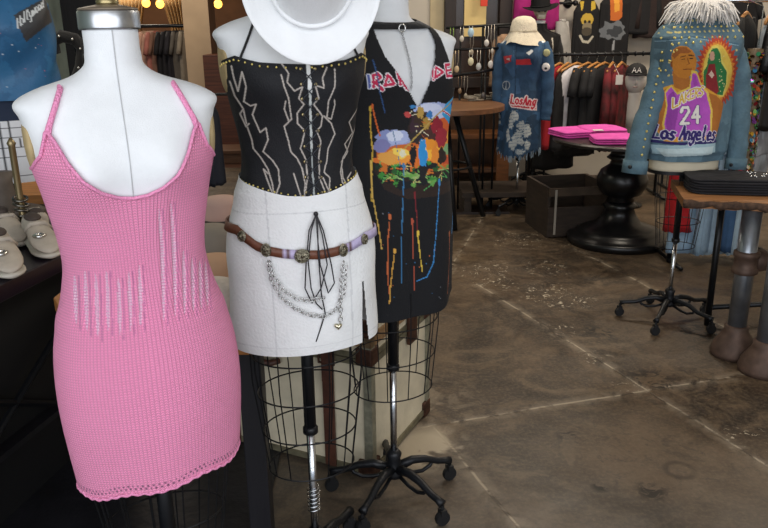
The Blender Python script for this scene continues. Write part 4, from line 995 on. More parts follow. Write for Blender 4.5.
MB().tube([(.36, sgn * -.01, LZ - .06), (.38, sgn * -.035, LZ - .065), (.50, sgn * -.035, LZ - .065), (.52, sgn * -.01, LZ - .06)], .012, 8).build('handle', LEATHER, t, True)
# ================================================================== middle background: window frames, jewellery rack, round table
BWALL = 7.88
def wallpt(px, py, Y=BWALL): return P(px, py, Y)
def wall_panel(name, px0, py0, px1, py1, y, dep, m, kind=True):
    a = P(px0, py0, y); b = P(px1, py1, y); z0 = max(0, min(a.z, b.z)); z1 = max(a.z, b.z)
    o = MB().box(((a.x + b.x) / 2, y + dep / 2, (z0 + z1) / 2), (abs(b.x - a.x), dep, z1 - z0)).build(name, m, bevel=.004)
    return struct(o) if kind else o
DK = mat('espresso_wood', '#2a1d16', .5, noise=.3, nscale=5, stretch=(4, 4, .5))
zt_ = 2.6
def wbox(px0, px1, z0, z1, dep, m, name, y=BWALL):
    a = P(px0, 24, y).x; b = P(px1, 24, y).x
    return MB().box(((a + b) / 2, y + .02 - dep / 2, (z0 + z1) / 2), (b - a, dep, z1 - z0)).build(name, m, bevel=.004)
struct(wbox(430, 508, 0, .95, .05, mat('worn_brick_brown', '#4a3426', .8, noise=.4, nscale=7, bump=.4, bscale=20), 'trim_2'))
for px0, px1 in ((444, 455), (498, 510)): struct(wbox(px0, px1, .9, zt_, .12, DK, 'window_frame'))
struct(wbox(455, 498, 1.0, zt_, .03, mat('dark_pane', '#33241a', .25, noise=.3, nscale=3), 'window_1'))
struct(wbox(430, 444, 1.2, zt_, .03, mat('cream_pane', '#c9b791', .5, noise=.08), 'window_2'))
struct(wbox(430, 510, .93, 1.03, .16, DK, 'trim_3'))
o = wbox(464, 486, 1.42, 1.84, .02, mat('yellow_paper', '#ecd08e', .7), 'paper_notice', BWALL - .05); tag(o, 'plain yellowish paper notice leaning in the dark window frame', 'notice')
o = wbox(480, 487, 1.70, 1.98, .02, mat('red_sign', '#e2432a', .6), 'red_sign', BWALL - .16); tag(o, 'small red sign in the dark window above the yellow notice', 'sign')
# jewellery rack : black pipe stand with three rails
JY = 6.35
def jx(px): return P(px, 30, JY).x
def jz(px, py): return P(px, py, JY).z
t = thing('jewelry_rack', (jx(480), JY, 0), 'black pipe jewellery rack with three rails behind the round wooden table', 'display rack')
x0 = jx(480)
for (pa_, pb_, ya, yb) in ((446, 514, 28, 24), (448, 504, 50, 48), (454, 504, 76, 68)):
    MB().tube([(jx(pa_) - x0, 0, jz(pa_, ya)), (jx(pb_) - x0, 0, jz(pb_, yb))], .011, 8).build('rail', BLACKMETAL, t, True)
for px in (461, 487, 497): MB().tube([(jx(px) - x0, .02, .02), (jx(px) - x0, .02, jz(px, 26))], .009, 8).build('upright', BLACKMETAL, t, True)
MB().box((0, .02, .010), (.55, .25, .02)).build('base', DK, t)
def necklace(px, py, L, c, metal=True, pend=0.012, pc=None):
    p = P(px, py, JY - .014); m = mat('bead_' + c[1:], c, .3, .7 if metal else 0); t2 = thing('necklace', p, 'x', 'necklace', 'necklaces on the jewellery rack')
    MB().tube([(-.012, 0, 0), (-.014, 0, -L * .5), (0, 0, -L), (.014, 0, -L * .5), (.012, 0, 0)], .0028, 6).build('cord', m, t2, True)
    MB().ball((0, 0, -L), 1, 10, 6, None, (pend, pend * .5, pend * 1.4)).build('pendant', mat('pend_' + (pc or c)[1:], pc or c, .3), t2, True)
    return t2
NL = [(452,28,.10,'#8fb05a',.02,'#a5c552','lime green tag at the left end of the top rail'), (462,27,.09,'#b8b2a8',.018,'#d8d0c0','pale beads at the top rail upright'), (471,26,.05,'#cfd6da',.026,'#b7d6e6','pale blue oval hung on the top rail'),
 (472,34,.14,'#8a7f70',.016,'#b5a890','grey charm below the blue oval'), (487,26,.13,'#b9b4ac',.020,'#d8d4cc','white charm beside the middle upright'), (493,25,.20,'#a39a8c',.014,'#c8c0b0','long silver strand near the right upright'),
 (457,50,.15,'#9c8c72',.02,'#c9b28c','tan strand at the left of the middle rail'), (471,50,.09,'#d5d0c0',.024,'#e2dbb8','cream teardrop on the middle rail'), (479,50,.13,'#b8b0a4',.022,'#c9cbc8','grey teardrop on the middle rail'), (491,49,.12,'#b5aca0',.022,'#e0dcd2','white drop on the right of the middle rail'),
 (460,76,.12,'#6d5a48',.016,'#8a6e50','brown strand on the lowest rail'), (484,73,.18,'#3a3836',.02,'#5a5450','dark strand on the lowest rail'), (466,76,.16,'#8c8478',.016,'#a89c88','beige strand on the lowest rail')]
for px, py, L, c, pd, pc, lb in NL:
    n_ = necklace(px, py, L, c, True, pd, pc); n_['label'] = lb
# draped tan scarf beside the rack and driftwood colour textile
p = P(505, 30, 7.2)
top((p.x, 7.2, p.z + .03), .5, 'fringed tan shawl hanging left of the bucket hat', 'shawl', None, M_('tan_shawl', '#9c7c62', noise=.35, nscale=20), 'shawl', .52, .26, .10, 0, 1.2, 12, collar=False)
tag(MB().tube([(p.x - .2, 7.2, p.z + .03), (p.x + .25, 7.2, p.z + .03)], .011, 8).tube([(p.x + .25, 7.2, 0), (p.x + .25, 7.2, p.z + .03)], .011, 8).tube([(p.x - .2, 7.2, 0), (p.x - .2, 7.2, p.z + .03)], .011, 8).tube([(p.x - .2, 7.0, .012), (p.x - .2, 7.4, .012)], .011, 8).tube([(p.x + .25, 7.0, .012), (p.x + .25, 7.4, .012)], .011, 8).build('garment_rail', BLACKMETAL), 'short black rail holding the tan shawl', 'rail')
# round wooden table with crossed legs
c0 = G(444, 104, .94); t = thing('round_table', (c0.x, c0.y, 0), 'round wooden table with crossed black legs under the jewellery rack', 'table')
MB().lathe([(.46, .895), (.475, .90), (.475, .935), (.46, .94)], n=48).build('tabletop', mat('worn_round_top', '#6e4a2e', .45, noise=.35, nscale=5, stretch=(1, 7, 7)), t)
for a in (.25, 1.8, 3.4, 4.9):
    ca, sa = math.cos(a), math.sin(a); MB().tube([(.30 * ca, .30 * sa, .90), (-.0, 0, .45), (-.34 * ca * -1, -.34 * sa * -1, 0.01)] if 0 else [(.08 * ca, .08 * sa, .90), (.36 * ca, .36 * sa, .0)], .022, 8).build('leg', BLACKMETAL, t, True)
MB().tube([(.22 * math.cos(a), .22 * math.sin(a), .45) for a in np.linspace(0, 2 * PI, 30, endpoint=False)], .01, 6, closed=True).build('ring_brace', BLACKMETAL, t, True)
rnd = random.Random(11)
for i, (px, py, lb) in enumerate(((474, 101, 'flat pile of pale bracelets at the left of the round wooden table'), (484, 99, 'flat pile of pale bracelets in the middle of the round wooden table'), (496, 97, 'flat pile of pale bracelets at the right of the round wooden table'))):
    p = G(px, py, .94); mb = MB()
    for k in range(7): 
        ox, oy = rnd.uniform(-.04, .04), rnd.uniform(-.04, .04); mb.tube([(ox + .045 * math.cos(a), oy + .03 * math.sin(a), .006 + k * .005) for a in np.linspace(0, 2 * PI, 20, endpoint=False)], .005, 5, closed=True)
    o = mb.build('bracelet_pile', mat('pale_beads', '#8f8678', .4, .3, noise=.3, nscale=60), None, True, loc=p); tag(o, lb, 'bracelets', None, 'stuff')
# wooden bench under / behind
p = G(492, 190); t = thing('wooden_bench', (p.x, p.y + .3, 0), 'plain brown wooden bench behind the round table', 'bench')
MB().box((-.35, 0, .50), (1.1, .32, .05)).build('seat', mat('bench_wood', '#7a4c28', .55, noise=.3, nscale=6, stretch=(1, 6, 6)), t, bevel=.004)
for x in (-.82, .12): MB().box((x, 0, .2375), (.12, .3, .475)).build('leg', MATS['bench_wood'], t)
MB().box((-.35, .0, .16), (.9, .25, .04)).build('shelf', BROWNWOOD, t)

# ================================================================== denim shirt form with bucket hat
bd = Body(-.03, .004, .95)
q = G(516, 211); pld = Place(q.x, q.y, math.radians(-12), bd)
wd = ([.40, .6, .9, 1.2, 1.36, 1.41, 1.44, 1.462, 1.48, 1.50, 1.60], [.185, .175, .165, .165, .172, .172, .135, .095, .07, .06, .055])
bdw = Body(-.03, .01, 1, 1.35, wid=wd); pldw = Place(q.x, q.y, math.radians(-12), bdw)
t = dress_form('white dress form on casters wearing the long distressed denim shirt', pld, 'plain', chrome_z=.45, group=None); rolling_base(t, .25, 5, .35)
def dpx(pts): return [pldw.px(495 + a * 65 / 686., 80 + b * 50 / 528.) for a, b in pts]
cd_ = Canvas(-.32, .32, .35, 1.60, .003, '#31506f')
rnd = random.Random(9)
for i in range(80): cd_.blob(rnd.uniform(-.3, .3), rnd.uniform(.4, 1.5), rnd.uniform(.02, .07), rnd.uniform(.03, .12), rnd.choice(['#2c4a68', '#37597b', '#3e6288', '#27425e']), .3, 14, i)
DX = pldw.px(517, 60)[0]
cd_.line([(DX - .0, .4), (DX - .01, 1.5)], .006, '#1f344b'); cd_.line([(DX - .02, .4), (DX - .03, 1.5)], .004, '#4a6c90')
def q5(pts): return [pldw.px(500 + a * 60 / 528., 0 + b * 60 / 528.) for a, b in pts]
def q8(pts): return [pldw.px(440 + a * 200 / 754., 0 + b * 140 / 528.) for a, b in pts]
cd_.poly(q8([(288, 224), (340, 222), (344, 244), (286, 244)]), '#c3333c'); cd_.poly(q8([(240, 212), (270, 208), (268, 232), (246, 240)]), '#c24048')
cd_.poly(q8([(250, 222), (264, 218), (262, 228)]), '#e0d8d8')
cd_.poly(q8([(325, 200), (345, 186), (352, 194), (335, 210)]), '#d8dcdc')
cc = q8([(250, 322)])[0]; cd_.ell(cc[0], cc[1], .032, .036, '#aab4bc'); cd_.ell(cc[0], cc[1], .026, .030, '#2c4560'); cd_.line([(cc[0], cc[1] - .03), (cc[0], cc[1] + .03)], .006, '#aab4bc')
a_, z_ = dpx([(175, 250)])[0]; b_, zb_2 = dpx([(430, 275)])[0]; ww = (b_ - a_)
cd_.poly(dpx([(160, 235), (440, 245), (440, 325), (380, 318), (165, 285)]), '#e9d7da'); cd_.poly(dpx([(172, 245), (432, 255), (430, 312), (385, 305), (175, 278)]), '#bd2233')
text(cd_, 'LosAng', a_ - .006, z_ + .004, .062, ww / 7.6, .008, .030, '#e9d7da', slope=-.10, slant=.15); text(cd_, 'LosAng', a_ - .006, z_ + .004, .062, ww / 7.6, .008, .013, '#c2203a', slope=-.10, slant=.15)
def dz(pts, c='#d5d9d6'): cd_.poly(pts, c)
for i, (px, py, rx, ry) in enumerate(((514, 116, .03, .045), (511, 124, .018, .04), (522, 126, .045, .035), (527, 131, .03, .05), (518, 140, .05, .04), (513, 145, .03, .05), (527, 145, .02, .04), (508, 135, .015, .06), (520, 152, .04, .025), (519, 134, .035, .035))):
    a, z = pldw.px(px, py); cd_.blob(a, z, rx, ry, '#cdd3d2', .35, 18, i)
    for k in range(4): cd_.line([(a - rx, z - ry + k * ry * .6), (a + rx, z - ry + k * ry * .6 + .01)], .004, '#5f7d9c')
for i in range(30):
    rnd = random.Random(i + 40); cd_.blob(-.19 + rnd.uniform(-.02, .03), .5 + i * .022, .012, .014, rnd.choice(['#b9c3ca', '#7d93aa', '#d5dada']), .4, 12, i)
o = garment('denim_shirt', bdw, PAINT('denim_cloth', rough=.9, bump=.4, bscale=60, noise=.25, nscale=18), None, 1.455, lambda th: .515 + .03 * np.sin(th * 2 + 1) + .012 * np.sin(th * 31), .0, 260, 260, '#2f4d6c', cd_, None,
            lambda T, Z, X: .008 * np.sin(T * 8 + Z * 6) * np.clip((1.4 - Z) * 2, 0, 1), solid=.003)
o.location = (pld.x, pld.y, 0); o.rotation_euler.z = pld.rz; tag(o, 'long blue distressed denim shirt with red script patch under the bucket hat', 'denim shirt')
DEN = mat('mid_denim', '#31506f', .9, noise=.25, nscale=14, bump=.4, bscale=80)
def sleeve(o, m, pts, rs, name='sleeve', cuff=None, squash=1.0):
    P_ = curve3([Vector(p) for p in pts], 6); n = len(P_); rr_ = list(np.interp(np.linspace(0, len(rs) - 1, n), range(len(rs)), rs))
    rr_ = [r * (1 + .05 * math.sin(i * 1.7) + .03 * math.sin(i * 3.1)) for i, r in enumerate(rr_)]
    s_ = MB().tube(P_, rr_, 20).build(name, m, o, True); return s_
def curve3(pts, k=5):
    P_ = [pts[0]] + list(pts) + [pts[-1]]; out = []
    for i in range(1, len(P_) - 2):
        a, b, c, d = P_[i-1:i+3]
        for j in range(k):
            t = j / k; out.append(.5 * (2*b + (c-a)*t + (2*a-5*b+4*c-d)*t*t + (3*b-a-3*c+d)*t**3))
    return out + [pts[-1]]
s1 = sleeve(o, DEN, [(.145, 0, 1.38), (.185, -.01, 1.27), (.208, -.02, 1.06), (.208, -.03, .88), (.20, -.04, .78)], [.055, .064, .056, .050, .046])
sleeve(o, DEN, [(-.145, 0, 1.38), (-.175, -.01, 1.24), (-.185, -.02, 1.06), (-.18, -.04, .9), (-.175, -.05, .84)], [.055, .062, .052, .045, .042])
# patches on the sleeve
for (z, c, c2, w) in ((1.315, '#b9b98a', '#6f7f6a', .030), (1.205, '#e8e6e2', '#a33a3a', .034)):
    MB().ball((.190, -.078 if z > 1.25 else -.080, z), 1, 8, 5, None, (w, .006, w)).build('sleeve_patch', mat('patch' + c[1:], c, .8), o, True)
MB().ball((.190, -.087, 1.195), 1, 8, 4, None, (.012, .006, .010)).build('patch_motif', mat('patch_dark', '#2b2a2c', .8), o, True)
for s in (-1, 1):
    mb = MB(); mb.rings([[(s * x, y, z + dz_) for x, y, z in ((.015, -.085, 1.415), (.07, -.105, 1.38), (.10, -.06, 1.41), (.075, .02, 1.475), (.06, -.035, 1.47))] for dz_ in (0, .008)]); mb.build('collar', DEN, o, True)
# cuff fringe
mb = MB(); rnd = random.Random(3)
for i in range(60):
    a = rnd.uniform(0, 2 * PI); x, y, z = bdw.S(a, .515 + .03 * math.sin(2 * a + 1)); mb.tube([(float(x), float(y), float(z) + .01), (float(x) + rnd.uniform(-.01, .01), float(y), float(z) - rnd.uniform(.01, .05))], .003, 4)
mb.build('frayed_hem', mat('fray', '#8fa2b2', .9), o)['kind'] = 'stuff'
# bucket hat with soft brim
p = pld.world((0, -.0, 1.50)); hatp = P(521, 30, p.y)
t = thing('bucket_hat', (hatp.x + .02, p.y, 1.455), 'cream bucket hat with floppy brim on top of the denim-shirt form', 'hat', None, pld.rz)
CRM = mat('cream_terry', '#ddd3bd', .95, noise=.06, nscale=40, bump=.6, bscale=160, sheen=.3); rg = []
for r, z, k in ((.175, -.075, 1), (.17, -.068, 1), (.135, -.015, .6), (.112, .02, .2), (.108, .03, 0), (.102, .08, 0), (.085, .115, 0), (.055, .135, 0), (.015, .142, 0)):
    rg.append([((r + .010 * k * math.sin(3 * a)) * math.cos(a), (r * .95) * math.sin(a), z + .016 * k * math.sin(3 * a + 1) + .008 * k * math.sin(5 * a)) for a in np.linspace(0, 2 * PI, 40, endpoint=False)])
MB().rings(rg[3:]).build('crown', CRM, t, True); MB().rings(rg[:5], cap=False).build('brim', CRM, t, True)
MB().tube([(.11 * math.cos(a), .108 * math.sin(a), .022) for a in np.linspace(0, 2 * PI, 30, endpoint=False)], .003, 6, closed=True).build('stitched_seam', mat('seam_cream', '#b8ab92', .9), t)

# ================================================================== back wall clothes
def wall_top(px, py, rz, label, c, L, w, seed, name='shirt', y=7.72, m=None, sleeve=.25, group='clothes hung on the back wall', d=.08, cat='shirt', **k):
    p = P(px, py, y); return top((p.x, y, p.z), rz, label, cat, group, m or M_('w_' + label[:18].replace(' ', '_'), c), name, L, w, d, sleeve, 1.06, seed, **k)
def knobs(px, py, y=7.72):
    p = P(px, py, y); t2 = thing('wall_hook', (p.x, 7.9, p.z), 'black metal hook on the cream wall right of the black hat', 'hook')
    MB().tube([(0, -.20, 0), (0, 0, 0)], .014, 8).build('peg', BLACKMETAL, t2, True); MB().lathe([(.04, 0), (.045, .01), (.02, .02)], (0, 0, 0), 16, Matrix.Rotation(PI / 2, 3, 'X')).build('plate', BLACKMETAL, t2, True); return t2
k_ = knobs(572, 3); MB().tube([(-.16, -.19, 0), (.02, -.19, 0)], .012, 8).build('arm', BLACKMETAL, k_, True); MB().ball((.03, -.19, 0), .028, 12, 6).build('knob', BLACKMETAL, k_, True)
wall_top(538, -32, 0, 'magenta top on the back wall behind the black hat', '#a81f74', .56, .42, 31, y=7.7, sleeve=0)
MAG = 1
# black hatted skull mannequin in long black dress
p = P(540, 20, 7.42); bk = Body(p.z - 1.50 - .06, .015, .95); plk = Place(p.x, 7.42, 0, bk)
t = dress_form('black-clad dress form with a skull face under a black hat', plk, 'plain', chrome_z=.6, group=None); rolling_base(t, .22, 4, .2)
ck = Canvas(-.3, .3, .4, 1.7, .004, '#121113')
for s in (-1, 1): ck.line([(s * .10, 1.40), (s * .125, 1.2), (s * .13, 1.0), (s * .12, .7)], .012, '#c9c2b6')
o = garment('long_dress', bk, PAINT('black_knit', rough=.9, noise=.1, nscale=9), None, 1.53 + bk.dz, .75, .012, 140, 120, '#121113', ck, None, lambda T, Z, X: .01 * np.sin(T * 7)); o.location = (plk.x, plk.y, 0)
tag(o, 'long black dress with pale side lines behind the bucket hat', 'dress')
for s in (-1, 1): sleeve(o, BLACKCLOTH, [(s * .15, 0, 1.42 + bk.dz), (s * .19, 0, 1.25 + bk.dz), (s * .21, -.02, 1.0 + bk.dz)], [.045, .05, .042])
zt = 1.545 + bk.dz; t = thing('skull_head', (plk.x, plk.y, zt), 'pale skull head under the wide black hat', 'skull')
SK = mat('bone', '#cfc4ae', .6, noise=.2, nscale=30)
MB().ball((0, -.005, .115), 1, 20, 12, None, (.068, .085, .080)).build('cranium', SK, t, True); MB().box((0, -.045, .045), (.07, .06, .05), None, 1.2).build('jaw', SK, t, bevel=.01)
for s in (-1, 1): MB().ball((s * .027, -.078, .10), 1, 10, 6, None, (.017, .012, .018)).build('eye_socket', BLACKCLOTH, t, True)
for i in range(6): MB().box((-.025 + i * .01, -.077, .052), (.008, .006, .016)).build('tooth', mat('tooth_white', '#e5dfd0', .4), t)
cowboy_hat('wide black felt hat on the skull head', (plk.x, plk.y, zt + .135), (math.radians(8), math.radians(-6), 0), (.165, .16), (.09, .09), .13, mat('black_felt', '#0c0c0e', .85), .01)
# printed black shirts on the wall
def shirt_print(cvf, z0, z1, w):
    c = Canvas(-w, w, z0, z1, .004, '#111013'); cvf(c); return c
def painted_top(px, py, w, L, label, fn, seed, sleeves=.26, y=7.70, rz=0.0, base='#111013'):
    p = P(px, py, y); t2 = thing('printed_shirt', (p.x, y, p.z), label, 'shirt', 'clothes hung on the back wall', rz)
    rg = cloth_rings(w, w * 1.06, .09, .12, -.065, -L, seed, n=220, m=180, ripple=.008); A = np.array(rg); c = Canvas(-w, w, -L - .02, 0, .004, base); fn(c, w, L)
    col = np.zeros(A.shape); col[:] = lin(base)[:3]; s_ = c.sample(A[..., 0], A[..., 2]); fr = A[..., 1] < .005; col[fr] = s_[fr]
    grid_mesh('body', A[..., 0], A[..., 1], A[..., 2], PAINT('printed_black', rough=.85, bump=.2, bscale=50), t2, col)
    if sleeves:
        for s in (-1, 1):
            p0 = Vector((s * (w / 2 - .045), 0, -.115)); dr = Vector((s * .30, -.08, -.9)); MB().tube([p0 - dr * .03, p0 + dr * sleeves * .3, p0 + dr * sleeves], [.045, .06, .052], 12).build('sleeve', BLACKCLOTH, t2, True)
    return t2
def skull_art(c, w, L):
    for s in (-1, 1): c.poly([(s * .055 - .02, -.10), (s * .055 + .02, -.10), (s * .06 + .015, -.17), (s * .045 - .015, -.19)], '#c9a93a')
    c.ell(0, -.27, .06, .06, '#c8a640'); c.ell(0, -.34, .045, .05, '#8d7f62'); c.ell(-.02, -.29, .014, .016, '#1a1510'); c.ell(.02, -.29, .014, .016, '#1a1510')
    c.line([(-.06, -.42), (-.03, -.47), (.02, -.48), (.06, -.43)], .022, '#bfb9a8'); c.ell(0, -.38, .05, .04, '#4f473a')
painted_top(588, -10, .25, .95, 'black shirt with yellow skull print on the back wall', skull_art, 41, 0)
def flame_art(c, w, L):
    c.poly([(-.07, -.10), (.05, -.08), (.06, -.30), (.02, -.34), (-.05, -.33)], '#c8692a'); c.poly([(-.03, -.12), (.02, -.10), (.03, -.24), (-.02, -.26)], '#e8a23c'); c.blob(-.02, -.42, .12, .09, '#6f7378', .3, 20, 3); c.blob(0, -.44, .07, .05, '#3a3d42', .3, 18, 5)
    c.line([(0, -.52), (-.01, -.60)], .02, '#9a9ca0')
painted_top(617, -16, .29, .80, 'black shirt with orange and grey print on the back wall', flame_art, 42, 0)
wall_top(563, 12, .9, 'pale grey long garment between the black dress and the skull shirt', '#b3b0ac', 1.15, .24, 44, 'cardigan', sleeve=.6, sang=.08, cat='garment', y=7.6, d=.12)
wall_top(640, -34, 0, 'black jacket high on the wall left of the fur collar', '#161518', .62, .44, 45, 'jacket', cat='jacket', sleeve=.45, sang=.1)
wall_top(660, -28, 0, 'dark brown jacket high on the wall behind the fur collar', '#2a1c1a', .6, .40, 46, 'jacket', cat='jacket', sleeve=.4, sang=.1)
wall_top(735, -20, 0, 'black top high on the wall right of the fur collar', '#19181b', .55, .5, 47, 'shirt', sleeve=.25, y=7.6)

# ================================================================== clothes rack in the middle
RY = 6.9; ra = P(534, 55, RY); rb = P(668, 53, RY); RZ = ra.z
t = thing('clothes_rack', ((ra.x + rb.x) / 2, RY, 0), 'black pipe clothes rack with wooden hangers behind the pink shirts', 'clothes rack')
hw = (rb.x - ra.x) / 2
MB().tube([(-hw, 0, RZ), (hw, 0, RZ)], .014, 10).build('rail', BLACKMETAL, t, True)
z2 = P(600, 66, RY).z
for s in (-1, 1): MB().tube([(s * hw, 0, 0), (s * hw, 0, RZ)], .014, 10).build('upright', BLACKMETAL, t, True); MB().tube([(s * hw, -.25, .02), (s * hw, .25, .02)], .014, 8).build('foot', BLACKMETAL, t, True)
for i in range(14): MB().lathe([(.016, -.006), (.022, -.004), (.022, .004), (.016, .006)], (-hw + .15 + i * (2 * hw - .3) / 13, 0, RZ), 10, Matrix.Rotation(PI / 2, 3, 'Y')).build('rail_ring', CASTIRON, t)
REDM = M_('red_mesh', '#a81a26'); WHT = M_('white_tank', '#d8d4d8'); BKT = M_('black_tee', '#17171a', noise=.3); PLD = M_('red_plaid', '#5a1018', noise=.9, nscale=9)
def rack_item(px, rzd, kind, label, m, L, w, sl, seed, wood=True, name='shirt', hl=None):
    p = P(px, 60, RY); zt_ = RZ - .018
    hanger((p.x, RY, zt_), math.radians(rzd), hl, 'hangers on the middle rack', w * .95)
    top((p.x, RY, zt_ - .01), math.radians(rzd), label, kind, 'clothes on the middle rack', m, name, L, w, .06, sl, 1.08, seed, collar=False)
for px, rz_, kind, label, m, L, w, sl, sd, nm, hl in (
  (560, 45, 'top', 'red mesh top on the rack nearest the denim shirt', REDM, .78, .40, 0, 51, 'top', 'wooden hanger holding the red mesh top'),
  (568, 50, 'top', 'black top between red mesh and white tank', BKT, .80, .40, 0, 52, 'top', 'wooden hanger left of the white tank'),
  (577, 35, 'tank top', 'white tank top hanging on the middle rack', WHT, .72, .42, 0, 53, 'sleeveless_shirt', 'wooden hanger of the white tank top'),
  (588, 42, 't-shirt', 'black t-shirt just right of the white tank', BKT, .75, .44, .22, 54, 'tshirt', 'wooden hanger of the first black t-shirt'),
  (597, 45, 't-shirt', 'second black t-shirt right of the white tank', BKT, .78, .44, .22, 55, 'tshirt', 'wooden hanger of the second black t-shirt'),
  (605, 42, 't-shirt', 'third black t-shirt, beside the plaid shirt', BKT, .76, .44, .22, 56, 'tshirt', 'wooden hanger of the third black t-shirt'),
  (613, 62, 'shirt', 'red and black plaid shirt at the left on the rack', PLD, .8, .44, .5, 57, 'plaid_shirt', 'wooden hanger of the left plaid shirt'),
  (622, 58, 'shirt', 'red and black plaid shirt next to the mannequin head', PLD, .8, .44, .5, 58, 'plaid_shirt', 'wooden hanger of the right plaid shirt')):
    rack_item(px, rz_, kind, label, m, L, w, sl, sd, True, nm, hl)
tag(MB().box((P(620, 80, 6.6).x, 6.62, P(620, 80, 6.6).z), (.06, .006, .08)).tube([(P(620, 80, 6.6).x, 6.62, P(620, 80, 6.6).z + .03), (P(620, 80, 6.6).x, 6.8, P(620, 80, 6.6).z + .12)], .002, 4).build('price_tag', mat('paper_white', '#ddd8d2', .7)), 'white paper price tag hanging on the plaid shirt', 'price tag')
# lower black garments behind the pedestal table
for i, (px, lb, c, L, zz_) in enumerate(((553, 'long black trousers hanging below the red mesh top', '#101012', .75, .95), (572, 'black skirt hanging left behind the pedestal', '#141214', .6, .92), (650, 'dark garment hanging right behind the pedestal', '#16140f', .7, .9))):
    p = P(px, 150, 7.3); top((p.x, 7.3, zz_), .4, lb, 'garment', 'black garments hanging low', M_('low_black', '#101012'), 'black_garment', L, .42, .14, 0, 1.1, 70 + i, collar=False)
xl = P(545, 150, 7.3).x; xr = P(665, 150, 7.3).x
tag(MB().tube([(xl, 7.3, .94), (xr, 7.3, .94)], .012, 8).tube([(xl, 7.3, 0), (xl, 7.3, .94)], .012, 8).tube([(xr, 7.3, 0), (xr, 7.3, .94)], .012, 8).tube([(xl, 7.1, .012), (xl, 7.5, .012)], .012, 8).tube([(xr, 7.1, .012), (xr, 7.5, .012)], .012, 8).build('garment_rail', BLACKMETAL), 'low black rail behind the pedestal table', 'rail')

# mannequin head in black cap
p = P(634, 100, 6.5); t = thing('mannequin_head', (p.x, p.y, p.z - .03), 'white mannequin head wearing a black cap beside the studded jacket', 'mannequin head', None, -.3)
HD = mat('head_white', '#cdc8c2', .6)
MB().ball((0, 0, .20), 1, 24, 14, None, (.085, .10, .125)).build('head', HD, t, True)
MB().lathe([(.052, -.20), (.052, -.10), (.052, -.0), (.048, .06), (.052, .13)], n=24).build('neck', HD, t, True)
MB().ball((0, -.096, .185), 1, 10, 6, None, (.012, .016, .024)).build('nose', HD, t, True)
MB().ball((0, -.088, .145), 1, 10, 6, None, (.022, .008, .008)).build('lips', mat('pale_lips', '#b9a49c', .5), t, True)
MB().tube([(0, 0, -.2), (0, 0, -(p.z - .03))], .02, 10).build('stand', BLACKMETAL, t, True); MB().lathe([(.14, 0), (.14, .015), (.03, .03)], (0, 0, -(p.z - .03)), 24).build('foot', BLACKMETAL, t, True)
t2 = thing('cap', (p.x, p.y, p.z + .215), 'black cap with small white letters on the mannequin head', 'cap', None, -.3)
MB().ball((0, .01, .0), 1, 24, 10, None, (.088, .106, .09)).build('crown', mat('black_cap', '#0e0e11', .8), t2, True)
MB().rings([[(.075 * k * math.cos(a), -.06 - .10 * k * max(0, -math.sin(a)) - (0 if math.sin(a) < 0 else -.02), .0 + z) for a in np.linspace(0, 2 * PI, 24, endpoint=False)] for k, z in ((1, -.006), (1.02, 0), (.98, .006))]).build('visor', MATS['black_cap'], t2, True)
mb = MB()
for st in FONT['A'] + [[(1.2 + a, b) for a, b in s_] for s_ in FONT['A']]: mb.tube([(-.035 + a * .032, -.098 - .0 , .015 + b * .04) for a, b in st], .0035, 5)
mb.build('letters', mat('letter_white', '#e8e6e2', .6), t2)

# ================================================================== round pedestal table with pink shirts
pc = G(617, 241); t = thing('pedestal_table', (pc.x, pc.y, 0), 'round black pedestal table carrying folded pink shirts', 'table')
BLKW = mat('glossy_black_wood', '#101012', .3, noise=.2, nscale=6)
MB().lathe([(.49, .735), (.505, .74), (.505, .755), (.49, .765), (.02, .766)], n=56).build('tabletop', mat('dark_top', '#1c1614', .35, noise=.3, nscale=5), t, False)
MB().lathe([(.08, .30), (.10, .31), (.085, .335), (.14, .36), (.175, .42), (.18, .47), (.155, .53), (.10, .57), (.085, .60), (.12, .62), (.10, .64), (.09, .66), (.16, .70), (.20, .735)], n=40).build('turned_column', BLKW, t, True)
MB().lathe([(.36, .0), (.365, .04), (.35, .06), (.30, .07), (.30, .09), (.25, .11), (.16, .14), (.12, .20), (.10, .25), (.125, .27), (.09, .30)], n=48).build('base', BLKW, t, True)
def folded(px, py, z, w, d, h, rz, label, m, cat, group, name, layers=3, seed=1, base=None):
    p = G(px, py, z); t2 = thing(name, p, label, cat, group, rz); rnd = random.Random(seed)
    for k in range(layers):
        z0 = .001 + h * k / layers; hh = h / layers * .93; ww, dd = w * (1 - .03 * rnd.random()), d * (1 - .04 * rnd.random()); rg = []
        n = 48
        for sc_, zz_ in ((.97, z0), (1, z0 + hh * .3), (1, z0 + hh * .7), (.97, z0 + hh), (.6, z0 + hh * 1.02), (.05, z0 + hh)):
            ring = []
            for i in range(n):
                a = 2 * PI * i / n; c, q = math.cos(a), math.sin(a); ring.append((ww / 2 * sc_ * math.copysign(abs(c) ** .35, c), dd / 2 * sc_ * math.copysign(abs(q) ** .35, q), zz_ + .0018 * math.sin(a * 4 + k)))
            rg.append(ring)
        MB().rings(rg).build('fold', m, t2, True)
    return t2
PNK = mat('hot_pink_cotton', '#dc52b0', .9, noise=.15, nscale=16, bump=.3, bscale=60)
folded(577, 135, .767, .36, .32, .042, .25, 'hot pink folded shirt at the left of the pedestal table', PNK, 'folded shirt', 'pink folded shirts', 'folded_shirt', 3, 1)
folded(601, 134, .767, .30, .34, .048, .1, 'hot pink folded shirt in the middle of the pile with a white label', PNK, 'folded shirt', 'pink folded shirts', 'folded_shirt', 3, 2)
folded(616, 142, .767, .34, .28, .04, -.1, 'hot pink folded shirt nearest the jacket sleeve', PNK, 'folded shirt', 'pink folded shirts', 'folded_shirt', 3, 3)
